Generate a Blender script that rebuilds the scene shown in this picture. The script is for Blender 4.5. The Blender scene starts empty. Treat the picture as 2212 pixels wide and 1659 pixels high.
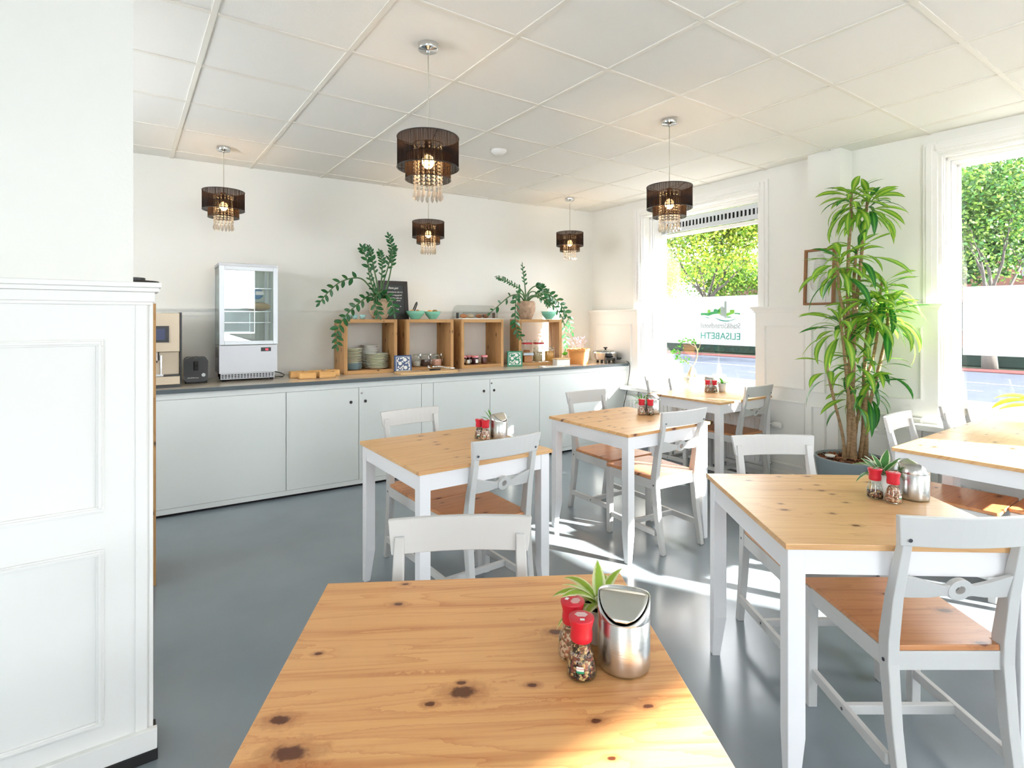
import bpy, math, random
from mathutils import Vector, Matrix
R = math.radians
random.seed(7)
SC = bpy.context.scene
COL = SC.collection
PI = math.pi

# ---------------------------------------------------------------- camera, world, sun, exposure
cam_d = bpy.data.cameras.new('camera'); cam = bpy.data.objects.new('camera', cam_d); COL.objects.link(cam)
cam_d.sensor_width = 36.0; cam_d.lens = 36.0 * 1192 / 2212; cam_d.shift_y = -138.5 / 2212; cam_d.clip_start = 0.02; cam_d.clip_end = 500
cam.location = (0, 0, 1.405); cam.rotation_euler = (R(90), 0, R(54.86 - 90))
SC.camera = cam
SC.view_settings.view_transform = 'Standard'; SC.view_settings.look = 'None'
SC.view_settings.exposure = 0.22; SC.view_settings.gamma = 1.0; SC.view_settings.use_curve_mapping = False
w = bpy.data.worlds.new('sky'); SC.world = w; w.use_nodes = True
bg = w.node_tree.nodes['Background']; bg.inputs[0].default_value = (0.94, 0.97, 1.0, 1); bg.inputs[1].default_value = 13.5
SUN_H, SUN_E = 118.0, 22.8          # heading of travel, elevation
sd = bpy.data.lights.new('sun', 'SUN'); sd.energy = 46.0; sd.angle = R(0.6); sd.color = (1.0, 0.95, 0.86)
sun = bpy.data.objects.new('sun', sd); COL.objects.link(sun)
dv = Vector((math.cos(R(SUN_H)) * math.cos(R(SUN_E)), math.sin(R(SUN_H)) * math.cos(R(SUN_E)), -math.sin(R(SUN_E))))
sun.rotation_euler = dv.to_track_quat('-Z', 'Y').to_euler(); sun.location = (8, -10, 8)
SC.cycles.max_bounces = 12; SC.cycles.diffuse_bounces = 7; SC.cycles.transparent_max_bounces = 24
SC.cycles.caustics_reflective = False; SC.cycles.caustics_refractive = False
SC.cycles.sample_clamp_indirect = 6.0

# ---------------------------------------------------------------- materials
def srgb(r, g, b):
    f = lambda c: (c / 255 / 12.92) if c / 255 <= 0.04045 else ((c / 255 + 0.055) / 1.055) ** 2.4
    return (f(r), f(g), f(b), 1.0)
def newmat(name):
    m = bpy.data.materials.new(name); m.use_nodes = True
    nt = m.node_tree; b = nt.nodes['Principled BSDF']; return m, nt, b
def N(nt, typ, **kw):
    n = nt.nodes.new(typ)
    for k, v in kw.items(): setattr(n, k, v)
    return n
def L(nt, a, b): nt.links.new(a, b)
def bump(nt, b, scale, strength, dist=0.002, detail=3, stretch=None):
    tc = N(nt, 'ShaderNodeTexCoord'); no = N(nt, 'ShaderNodeTexNoise'); no.inputs['Scale'].default_value = scale; no.inputs['Detail'].default_value = detail
    src = tc.outputs['Object']
    if stretch:
        mp = N(nt, 'ShaderNodeMapping'); mp.inputs['Scale'].default_value = stretch; L(nt, src, mp.inputs[0]); src = mp.outputs[0]
    L(nt, src, no.inputs['Vector'])
    bp = N(nt, 'ShaderNodeBump'); bp.inputs['Strength'].default_value = strength; bp.inputs['Distance'].default_value = dist
    L(nt, no.outputs['Fac'], bp.inputs['Height']); L(nt, bp.outputs[0], b.inputs['Normal']); return no
def pm(name, col, rough=0.5, metal=0.0, bs=None, var=None, spec=None, alpha=None, trans=None, coat=None):
    m, nt, b = newmat(name)
    b.inputs['Base Color'].default_value = col; b.inputs['Roughness'].default_value = rough; b.inputs['Metallic'].default_value = metal
    if spec is not None: b.inputs['Specular IOR Level'].default_value = spec
    if coat: b.inputs['Coat Weight'].default_value = coat; b.inputs['Coat Roughness'].default_value = 0.1
    if bs: bump(nt, b, *bs)
    if var:                                           # (scale, amount, stretch)
        tc = N(nt, 'ShaderNodeTexCoord'); mp = N(nt, 'ShaderNodeMapping'); mp.inputs['Scale'].default_value = var[2] if len(var) > 2 else (1, 1, 1)
        no = N(nt, 'ShaderNodeTexNoise'); no.inputs['Scale'].default_value = var[0]; no.inputs['Detail'].default_value = 5
        L(nt, tc.outputs['Object'], mp.inputs[0]); L(nt, mp.outputs[0], no.inputs['Vector'])
        cr = N(nt, 'ShaderNodeValToRGB'); a = var[1]
        cr.color_ramp.elements[0].position = 0.3; cr.color_ramp.elements[1].position = 0.7
        cr.color_ramp.elements[0].color = tuple(c * (1 - a) for c in col[:3]) + (1,)
        cr.color_ramp.elements[1].color = tuple(min(1, c * (1 + a)) for c in col[:3]) + (1,)
        L(nt, no.outputs['Fac'], cr.inputs[0]); L(nt, cr.outputs[0], b.inputs['Base Color'])
    return m
def math_(nt, op, a, b=None, c=None):
    n = N(nt, 'ShaderNodeMath', operation=op)
    for i, v in enumerate((a, b, c)):
        if v is None: continue
        if isinstance(v, (int, float)): n.inputs[i].default_value = v
        else: L(nt, v, n.inputs[i])
    return n.outputs[0]
def wood(name, light, dark, knot, knots=(), axis=0, plank=0.095, rough=0.32, vor=0.0, gscale=1.0):
    """pine boards: grain runs along `axis` of the object, planks side by side, dark knots"""
    m, nt, b = newmat(name)
    tc = N(nt, 'ShaderNodeTexCoord'); oi = N(nt, 'ShaderNodeObjectInfo')
    sep = N(nt, 'ShaderNodeSeparateXYZ'); L(nt, tc.outputs['Object'], sep.inputs[0])
    a = sep.outputs[axis]; c = sep.outputs[1 - axis if axis < 2 else 0]; z = sep.outputs[2 if axis < 2 else 1]
    rnd = math_(nt, 'MULTIPLY', oi.outputs['Random'], 37.0)
    cr_ = math_(nt, 'ADD', c, z)
    pl = math_(nt, 'FLOOR', math_(nt, 'DIVIDE', math_(nt, 'ADD', cr_, 5.03), plank))
    wn = N(nt, 'ShaderNodeTexWhiteNoise', noise_dimensions='2D'); cb = N(nt, 'ShaderNodeCombineXYZ'); L(nt, pl, cb.inputs[0]); L(nt, rnd, cb.inputs[1]); L(nt, cb.outputs[0], wn.inputs['Vector'])
    # knot distance field
    kd = None
    for (kx, ky, kr) in knots:
        dx = math_(nt, 'MULTIPLY', math_(nt, 'SUBTRACT', a, kx), 0.6 / kr); dy = math_(nt, 'MULTIPLY', math_(nt, 'SUBTRACT', c, ky), 1.0 / kr)
        d = math_(nt, 'SQRT', math_(nt, 'ADD', math_(nt, 'MULTIPLY', dx, dx), math_(nt, 'MULTIPLY', dy, dy)))
        kd = d if kd is None else math_(nt, 'MINIMUM', kd, d)
    if vor:
        cv = N(nt, 'ShaderNodeCombineXYZ'); L(nt, math_(nt, 'ADD', math_(nt, 'MULTIPLY', a, 4.0 * vor), rnd), cv.inputs[0]); L(nt, math_(nt, 'MULTIPLY', cr_, 8.0 * vor), cv.inputs[1]); L(nt, rnd, cv.inputs[2])
        vo = N(nt, 'ShaderNodeTexVoronoi', voronoi_dimensions='2D'); vo.inputs['Scale'].default_value = 1.0; L(nt, cv.outputs[0], vo.inputs['Vector'])
        sz = math_(nt, 'MULTIPLY_ADD', vo.outputs['Color'], 0.085, 0.018)
        d = math_(nt, 'DIVIDE', vo.outputs['Distance'], sz)
        kd = d if kd is None else math_(nt, 'MINIMUM', kd, d)
    cv = N(nt, 'ShaderNodeCombineXYZ'); L(nt, math_(nt, 'ADD', math_(nt, 'MULTIPLY', a, .75 * gscale), math_(nt, 'MULTIPLY', wn.outputs['Value'], 19.0)), cv.inputs[0]); L(nt, math_(nt, 'MULTIPLY', cr_, 11.0 * gscale), cv.inputs[1]); L(nt, rnd, cv.inputs[2])
    n1 = N(nt, 'ShaderNodeTexNoise'); n1.inputs['Scale'].default_value = 1.0; n1.inputs['Detail'].default_value = 2; L(nt, cv.outputs[0], n1.inputs['Vector'])
    fld = math_(nt, 'MULTIPLY', n1.outputs['Fac'], 13.0)
    if kd is not None:
        kn = N(nt, 'ShaderNodeTexNoise'); kn.inputs['Scale'].default_value = 90; kn.inputs['Detail'].default_value = 3; L(nt, tc.outputs['Object'], kn.inputs['Vector'])
        kd = math_(nt, 'MULTIPLY', kd, math_(nt, 'MULTIPLY_ADD', kn.outputs['Fac'], 1.1, .5))
        infl = math_(nt, 'DIVIDE', 2.4, math_(nt, 'ADD', kd, 0.8)); fld = math_(nt, 'ADD', fld, infl)
    ring = math_(nt, 'FRACT', fld)
    cv2 = N(nt, 'ShaderNodeCombineXYZ'); L(nt, math_(nt, 'MULTIPLY', a, 9.0), cv2.inputs[0]); L(nt, math_(nt, 'MULTIPLY', cr_, 260.0), cv2.inputs[1]); L(nt, rnd, cv2.inputs[2])
    n2 = N(nt, 'ShaderNodeTexNoise'); n2.inputs['Scale'].default_value = 1.0; n2.inputs['Detail'].default_value = 2; L(nt, cv2.outputs[0], n2.inputs['Vector'])
    rp = math_(nt, 'POWER', ring, 5.0)
    f = math_(nt, 'ADD', math_(nt, 'MULTIPLY', rp, 0.36), math_(nt, 'MULTIPLY', n2.outputs['Fac'], 0.30))
    cv3 = N(nt, 'ShaderNodeCombineXYZ'); L(nt, math_(nt, 'MULTIPLY', a, 1.1), cv3.inputs[0]); L(nt, math_(nt, 'MULTIPLY', cr_, 34.0), cv3.inputs[1]); L(nt, rnd, cv3.inputs[2])
    n3 = N(nt, 'ShaderNodeTexNoise'); n3.inputs['Scale'].default_value = 1.0; n3.inputs['Detail'].default_value = 3; L(nt, cv3.outputs[0], n3.inputs['Vector'])
    f = math_(nt, 'ADD', f, math_(nt, 'MULTIPLY', math_(nt, 'MAXIMUM', math_(nt, 'SUBTRACT', n3.outputs['Fac'], .52), 0.0), 2.2))
    f = math_(nt, 'ADD', f, math_(nt, 'MULTIPLY', math_(nt, 'SUBTRACT', wn.outputs['Value'], 0.5), 0.18))
    mx = N(nt, 'ShaderNodeMix', data_type='RGBA'); mx.inputs[6].default_value = light; mx.inputs[7].default_value = dark; L(nt, f, mx.inputs[0])
    out = mx.outputs[2]
    if kd is not None:
        mr = N(nt, 'ShaderNodeMapRange'); mr.inputs[1].default_value = 0.62; mr.inputs[2].default_value = 0.95; mr.inputs[3].default_value = 0.92; mr.inputs[4].default_value = 0.0; L(nt, kd, mr.inputs[0])
        mh = N(nt, 'ShaderNodeMapRange'); mh.inputs[1].default_value = 0.8; mh.inputs[2].default_value = 2.2; mh.inputs[3].default_value = .55; mh.inputs[4].default_value = 0.0; L(nt, kd, mh.inputs[0])
        mq = N(nt, 'ShaderNodeMix', data_type='RGBA'); mq.inputs[7].default_value = tuple(c * .62 for c in dark[:3]) + (1,); L(nt, out, mq.inputs[6]); L(nt, mh.outputs[0], mq.inputs[0]); out = mq.outputs[2]
        mk = N(nt, 'ShaderNodeMix', data_type='RGBA'); mk.inputs[7].default_value = knot; L(nt, out, mk.inputs[6]); L(nt, mr.outputs[0], mk.inputs[0]); out = mk.outputs[2]
    L(nt, out, b.inputs['Base Color']); b.inputs['Roughness'].default_value = rough
    bp = N(nt, 'ShaderNodeBump'); bp.inputs['Strength'].default_value = 0.12; bp.inputs['Distance'].default_value = 0.001; L(nt, n2.outputs['Fac'], bp.inputs['Height']); L(nt, bp.outputs[0], b.inputs['Normal'])
    return m
def glassmat(name, tint=(1, 1, 1, 1), gloss=0.06, rough=0.0, ior=1.5, extra=0.0):
    m = bpy.data.materials.new(name); m.use_nodes = True; nt = m.node_tree; nt.nodes.clear()
    o = N(nt, 'ShaderNodeOutputMaterial'); t = N(nt, 'ShaderNodeBsdfTransparent'); t.inputs[0].default_value = tint
    g = N(nt, 'ShaderNodeBsdfGlossy'); g.inputs['Roughness'].default_value = rough
    fr = N(nt, 'ShaderNodeLayerWeight'); fr.inputs[0].default_value = .5          # Schlick curve, the same for both sides of the pane
    mx = N(nt, 'ShaderNodeMixShader'); L(nt, math_(nt, 'MULTIPLY_ADD', math_(nt, 'POWER', fr.outputs['Facing'], 5.0), .9, .035 + extra), mx.inputs[0]); L(nt, t.outputs[0], mx.inputs[1]); L(nt, g.outputs[0], mx.inputs[2]); L(nt, mx.outputs[0], o.inputs[0])
    return m
def leafmat(name, center, edge, back=None, cw=0.35, trans=0.4, rough=0.4, soft=0.1):
    """blade coloured across its width (UV x): centre stripe and margins"""
    m, nt, b = newmat(name)
    uv = N(nt, 'ShaderNodeUVMap'); sep = N(nt, 'ShaderNodeSeparateXYZ'); L(nt, uv.outputs[0], sep.inputs[0])
    d = math_(nt, 'ABSOLUTE', math_(nt, 'SUBTRACT', sep.outputs[0], 0.5))
    mr = N(nt, 'ShaderNodeMapRange'); mr.inputs[1].default_value = cw * 0.5 - soft * 0.5; mr.inputs[2].default_value = cw * 0.5 + soft * 0.5; L(nt, d, mr.inputs[0])
    mx = N(nt, 'ShaderNodeMix', data_type='RGBA'); mx.inputs[6].default_value = center; mx.inputs[7].default_value = edge; L(nt, mr.outputs[0], mx.inputs[0])
    b.inputs['Roughness'].default_value = rough; L(nt, mx.outputs[2], b.inputs['Base Color'])
    t = N(nt, 'ShaderNodeBsdfTranslucent'); L(nt, mx.outputs[2], t.inputs[0]); o = nt.nodes['Material Output']
    ms = N(nt, 'ShaderNodeMixShader'); ms.inputs[0].default_value = trans; L(nt, b.outputs[0], ms.inputs[1]); L(nt, t.outputs[0], ms.inputs[2]); L(nt, ms.outputs[0], o.inputs[0])
    return m
def emis(name, col, s):
    m, nt, b = newmat(name); b.inputs['Base Color'].default_value = col; b.inputs['Emission Color'].default_value = col; b.inputs['Emission Strength'].default_value = s; return m

M = {}
M['wall'] = pm('white_wallpaper', srgb(240, 240, 236), 0.9, bs=(90, 0.25, 0.002))
M['paint'] = pm('white_gloss_paint', srgb(242, 242, 240), 0.42, bs=(14, 0.1, 0.002))
M['panel'] = pm('white_panel_paint', srgb(240, 240, 238), 0.5, bs=(18, 0.035, 0.002))
M['ceil'] = pm('ceiling_tile', srgb(238, 238, 234), 0.95, bs=(260, 0.5, 0.003))
M['grid'] = pm('ceiling_grid_metal', srgb(232, 230, 222), 0.5)
M['counter'] = pm('counter_paint', srgb(226, 232, 232), 0.4, bs=(30, 0.08, 0.002))
M['slate'] = pm('slate_edge', srgb(70, 82, 88), 0.35)
M['topstone'] = pm('polished_beige_top', srgb(216, 208, 194), 0.1, var=(3, 0.05), spec=0.6)
M['black'] = pm('black_plastic', srgb(24, 25, 27), 0.35)
M['blackmatt'] = pm('black_rubber', srgb(20, 21, 23), 0.7)
M['steel'] = pm('brushed_steel', srgb(205, 206, 205), 0.27, 1.0, bs=(1, 0.25, 0.0006, 2, (30, 30, 1500)))
M['steelv'] = pm('brushed_steel_sheet', srgb(178, 180, 184), 0.42, 0.9, bs=(1, 0.2, 0.0006, 2, (8, 8, 900)))
M['chrome'] = pm('chrome', srgb(220, 222, 224), 0.1, 1.0)
M['alu'] = pm('aluminium_frame', srgb(208, 214, 220), 0.4, 0.4)
M['chairp'] = pm('light_grey_chair_paint', srgb(198, 199, 199), 0.45, bs=(1, 0.12, 0.001, 3, (400, 40, 40)))
M['tablep'] = pm('white_table_paint', srgb(236, 237, 241), 0.4)
M['screw'] = pm('dark_screw', srgb(92, 95, 104), 0.35, 0.8)
KN = srgb(92, 44, 18)
LT, DK = srgb(214, 174, 124), srgb(174, 120, 74)
M['top1'] = wood('pine_top_near', srgb(218, 166, 110), srgb(172, 100, 50), srgb(78, 32, 16), [(-.03, -.059, .018), (-.289, -.177, .02), (-.328, -.104, .013), (-.182, .254, .008), (-.314, .075, .006), (.162, .115, .012), (.188, -.145, .007), (.284, -.118, .007), (-.085, -.085, .007), (-.033, -.034, .006), (.094, -.05, .007), (-.178, .35, .006), (.193, -.223, .005)], plank=0.125)
M['top4'] = wood('pine_top_right', LT, DK, KN, [(-.003, .147, .009), (.015, .103, .007), (-.242, -.077, .009), (-.097, -.108, .008), (-.08, -.216, .009), (-.075, .163, .005), (.013, .009, .007), (.246, .265, .009), (-.23, .272, .009), (-.082, .331, .006), (.015, .219, .007), (-.227, -.014, .006), (.038, .34, .009)], plank=0.1)
M['top2'] = wood('pine_top_left', LT, DK, KN, [(-.04, .302, .011), (-.091, .21, .008), (-.043, .117, .009), (-.061, .057, .01), (.094, .254, .012), (-.108, -.234, .006), (-.062, -.273, .006), (-.067, -.061, .007)], plank=0.1)
M['top3'] = wood('pine_top_middle', srgb(226, 184, 130), srgb(180, 116, 64), KN, [(-.03, .336, .01), (-.064, .143, .009), (-.109, .07, .009), (-.219, .028, .009), (-.273, -.115, .008), (-.255, -.212, .007), (-.256, .168, .009), (.19, .26, .008)], plank=0.09, vor=0.9)
M['pine'] = wood('pine_top_plain', LT, DK, KN, plank=0.1, vor=1.0)
M['seat'] = wood('pine_seat', srgb(200, 142, 96), srgb(158, 98, 58), srgb(88, 42, 22), plank=0.1, vor=0.8, rough=0.36)
M['crate'] = wood('old_crate_wood', srgb(190, 148, 98), srgb(136, 96, 56), srgb(62, 38, 22), axis=2, plank=0.13, vor=0.8, rough=0.7)
M['crateh'] = wood('old_crate_wood_level', srgb(190, 148, 98), srgb(142, 102, 60), srgb(62, 38, 22), axis=0, plank=0.13, vor=0.8, rough=0.7)
M['bamboo'] = wood('bamboo', srgb(216, 170, 108), srgb(190, 138, 78), KN, plank=0.02, rough=0.5)
M['board'] = wood('cutting_board_wood', srgb(214, 184, 140), srgb(190, 154, 108), KN, plank=0.05, rough=0.55)
M['glass'] = glassmat('window_glass')
M['jar'] = glassmat('jar_glass', (0.93, 0.97, 0.96, 1), extra=0.04)
M['acryl'] = glassmat('clear_acrylic', (0.93, 0.95, 0.95, 1), extra=0.03)
M['red'] = pm('red_plastic', srgb(196, 26, 48), 0.4)
M['white'] = pm('white_ceramic', srgb(238, 238, 236), 0.2)
M['whitep'] = pm('white_plastic', srgb(236, 236, 234), 0.4)
M['soil'] = pm('dark_soil', srgb(40, 32, 26), 0.95, bs=(60, 1.0, 0.01))
M['mint'] = pm('mint_ceramic', srgb(126, 196, 172), 0.2)
M['cup'] = pm('pale_blue_ceramic', srgb(158, 198, 196), 0.3)
M['stone'] = pm('rough_stoneware', srgb(168, 142, 120), 0.85, bs=(70, 0.8, 0.004), var=(28, 0.28))
M['stonetan'] = pm('tan_stoneware', srgb(190, 168, 142), 0.85, bs=(60, 0.8, 0.004), var=(30, 0.25))
M['stonepale'] = pm('rough_pale_stoneware', srgb(206, 198, 180), 0.9, bs=(60, 0.9, 0.005), var=(40, 0.25))
M['planter'] = pm('grey_planter', srgb(128, 142, 150), 0.45)
M['text_teal'] = pm('teal_lettering', srgb(30, 140, 128), 0.6)
M['text_grey'] = pm('grey_lettering', srgb(150, 156, 160), 0.6)
M['chalk'] = pm('white_chalk', srgb(235, 238, 236), 0.8)
M['bark'] = pm('cane_bark', srgb(150, 122, 90), 0.85, bs=(50, 0.8, 0.004, 3, (1, 1, 4)), var=(30, 0.35, (1, 1, 3)))
M['drac'] = leafmat('dracaena_leaf', srgb(172, 202, 80), srgb(104, 160, 56), cw=0.36, trans=0.5, soft=.25)
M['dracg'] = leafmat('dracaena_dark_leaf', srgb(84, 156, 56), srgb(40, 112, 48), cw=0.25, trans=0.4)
M['zz'] = leafmat('zz_leaf', srgb(44, 108, 54), srgb(20, 74, 42), cw=0.5, trans=0.2, rough=0.25, soft=0.5)
M['stem'] = pm('green_stem', srgb(70, 106, 60), 0.5)
M['vari'] = leafmat('cream_edged_leaf', srgb(74, 130, 66), srgb(222, 228, 196), cw=0.72, trans=0.35, soft=0.06)
M['lime'] = leafmat('lime_striped_leaf', srgb(150, 184, 60), srgb(232, 234, 190), cw=0.6, trans=0.35, soft=0.15)
M['fresh'] = leafmat('fresh_green_leaf', srgb(104, 176, 58), srgb(70, 148, 44), cw=0.5, trans=0.45, soft=0.4)
M['yellowleaf'] = leafmat('yellow_green_leaf', srgb(196, 214, 50), srgb(150, 200, 40), cw=0.4, trans=0.55, soft=0.3)
# floor: poured grey resin
m, nt, b = newmat('grey_resin_floor'); M['floor'] = m
tc = N(nt, 'ShaderNodeTexCoord'); no = N(nt, 'ShaderNodeTexNoise'); no.inputs['Scale'].default_value = 1.6; no.inputs['Detail'].default_value = 6; L(nt, tc.outputs['Object'], no.inputs['Vector'])
cr = N(nt, 'ShaderNodeValToRGB'); cr.color_ramp.elements[0].position = .3; cr.color_ramp.elements[1].position = .7
cr.color_ramp.elements[0].color = srgb(116, 126, 134); cr.color_ramp.elements[1].color = srgb(126, 136, 144); L(nt, no.outputs['Fac'], cr.inputs[0]); L(nt, cr.outputs[0], b.inputs['Base Color'])
n2 = N(nt, 'ShaderNodeTexNoise'); n2.inputs['Scale'].default_value = 7; n2.inputs['Detail'].default_value = 8; L(nt, tc.outputs['Object'], n2.inputs['Vector'])
mr = N(nt, 'ShaderNodeMapRange'); mr.inputs[3].default_value = .16; mr.inputs[4].default_value = .30; L(nt, n2.outputs['Fac'], mr.inputs[0]); L(nt, mr.outputs[0], b.inputs['Roughness'])
bp = N(nt, 'ShaderNodeBump'); bp.inputs['Strength'].default_value = .18; bp.inputs['Distance'].default_value = .004; L(nt, n2.outputs['Fac'], bp.inputs['Height']); L(nt, bp.outputs[0], b.inputs['Normal'])
# frosted film
m = bpy.data.materials.new('frosted_film'); m.use_nodes = True; nt = m.node_tree; nt.nodes.clear(); M['frost'] = m
o = N(nt, 'ShaderNodeOutputMaterial'); t = N(nt, 'ShaderNodeBsdfTranslucent'); t.inputs[0].default_value = (.33, .345, .36, 1); d = N(nt, 'ShaderNodeBsdfDiffuse'); d.inputs[0].default_value = (.80, .84, .87, 1)
a1 = N(nt, 'ShaderNodeMixShader'); a1.inputs[0].default_value = .35; L(nt, t.outputs[0], a1.inputs[1]); L(nt, d.outputs[0], a1.inputs[2]); L(nt, a1.outputs[0], o.inputs[0])
# black organza lampshade with wound threads
def shade(name, n, base):
    m = bpy.data.materials.new(name); m.use_nodes = True; nt = m.node_tree; nt.nodes.clear()
    o = N(nt, 'ShaderNodeOutputMaterial'); tc = N(nt, 'ShaderNodeTexCoord'); s = N(nt, 'ShaderNodeSeparateXYZ'); L(nt, tc.outputs['Object'], s.inputs[0])
    an = math_(nt, 'ARCTAN2', s.outputs[1], s.outputs[0])
    cv = N(nt, 'ShaderNodeCombineXYZ'); L(nt, math_(nt, 'MULTIPLY', math_(nt, 'ADD', an, math_(nt, 'MULTIPLY', s.outputs[2], 0.15)), n), cv.inputs[0]); L(nt, math_(nt, 'MULTIPLY', s.outputs[2], 2.0), cv.inputs[1])
    no = N(nt, 'ShaderNodeTexNoise'); no.inputs['Scale'].default_value = 1.0; no.inputs['Detail'].default_value = 3; L(nt, cv.outputs[0], no.inputs['Vector'])
    mr = N(nt, 'ShaderNodeMapRange'); mr.inputs[1].default_value = .40; mr.inputs[2].default_value = .56; mr.inputs[3].default_value = base; mr.inputs[4].default_value = .97; L(nt, no.outputs['Fac'], mr.inputs[0])
    tr = N(nt, 'ShaderNodeBsdfTransparent'); df = N(nt, 'ShaderNodeBsdfDiffuse'); df.inputs[0].default_value = (.008, .009, .012, 1)
    tl = N(nt, 'ShaderNodeBsdfTranslucent'); tl.inputs[0].default_value = (.035, .024, .02, 1)
    a = N(nt, 'ShaderNodeMixShader'); a.inputs[0].default_value = .5; L(nt, df.outputs[0], a.inputs[1]); L(nt, tl.outputs[0], a.inputs[2])
    x = N(nt, 'ShaderNodeMixShader'); L(nt, mr.outputs[0], x.inputs[0]); L(nt, tr.outputs[0], x.inputs[1]); L(nt, a.outputs[0], x.inputs[2]); L(nt, x.outputs[0], o.inputs[0])
    return m
M['shade'] = shade('black_organza', 40, .79); M['shade2'] = shade('black_organza_inner', 34, .74)
M['bulb'] = emis('warm_bulb', (1.0, .60, .26, 1), 130.0)
m = bpy.data.materials.new('crystal'); m.use_nodes = True; nt = m.node_tree; nt.nodes.clear(); M['crystal'] = m
o = N(nt, 'ShaderNodeOutputMaterial'); t = N(nt, 'ShaderNodeBsdfTransparent'); t.inputs[0].default_value = (.95, .93, .9, 1); g = N(nt, 'ShaderNodeBsdfGlossy'); g.inputs['Roughness'].default_value = .05
tl = N(nt, 'ShaderNodeBsdfTranslucent'); tl.inputs[0].default_value = (.9, .88, .85, 1); lw = N(nt, 'ShaderNodeLayerWeight'); lw.inputs[0].default_value = .55
x1 = N(nt, 'ShaderNodeMixShader'); x1.inputs[0].default_value = .6; L(nt, t.outputs[0], x1.inputs[1]); L(nt, tl.outputs[0], x1.inputs[2])
x2 = N(nt, 'ShaderNodeMixShader'); L(nt, lw.outputs['Facing'], x2.inputs[0]); L(nt, x1.outputs[0], x2.inputs[1]); L(nt, g.outputs[0], x2.inputs[2]); L(nt, x2.outputs[0], o.inputs[0])

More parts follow.
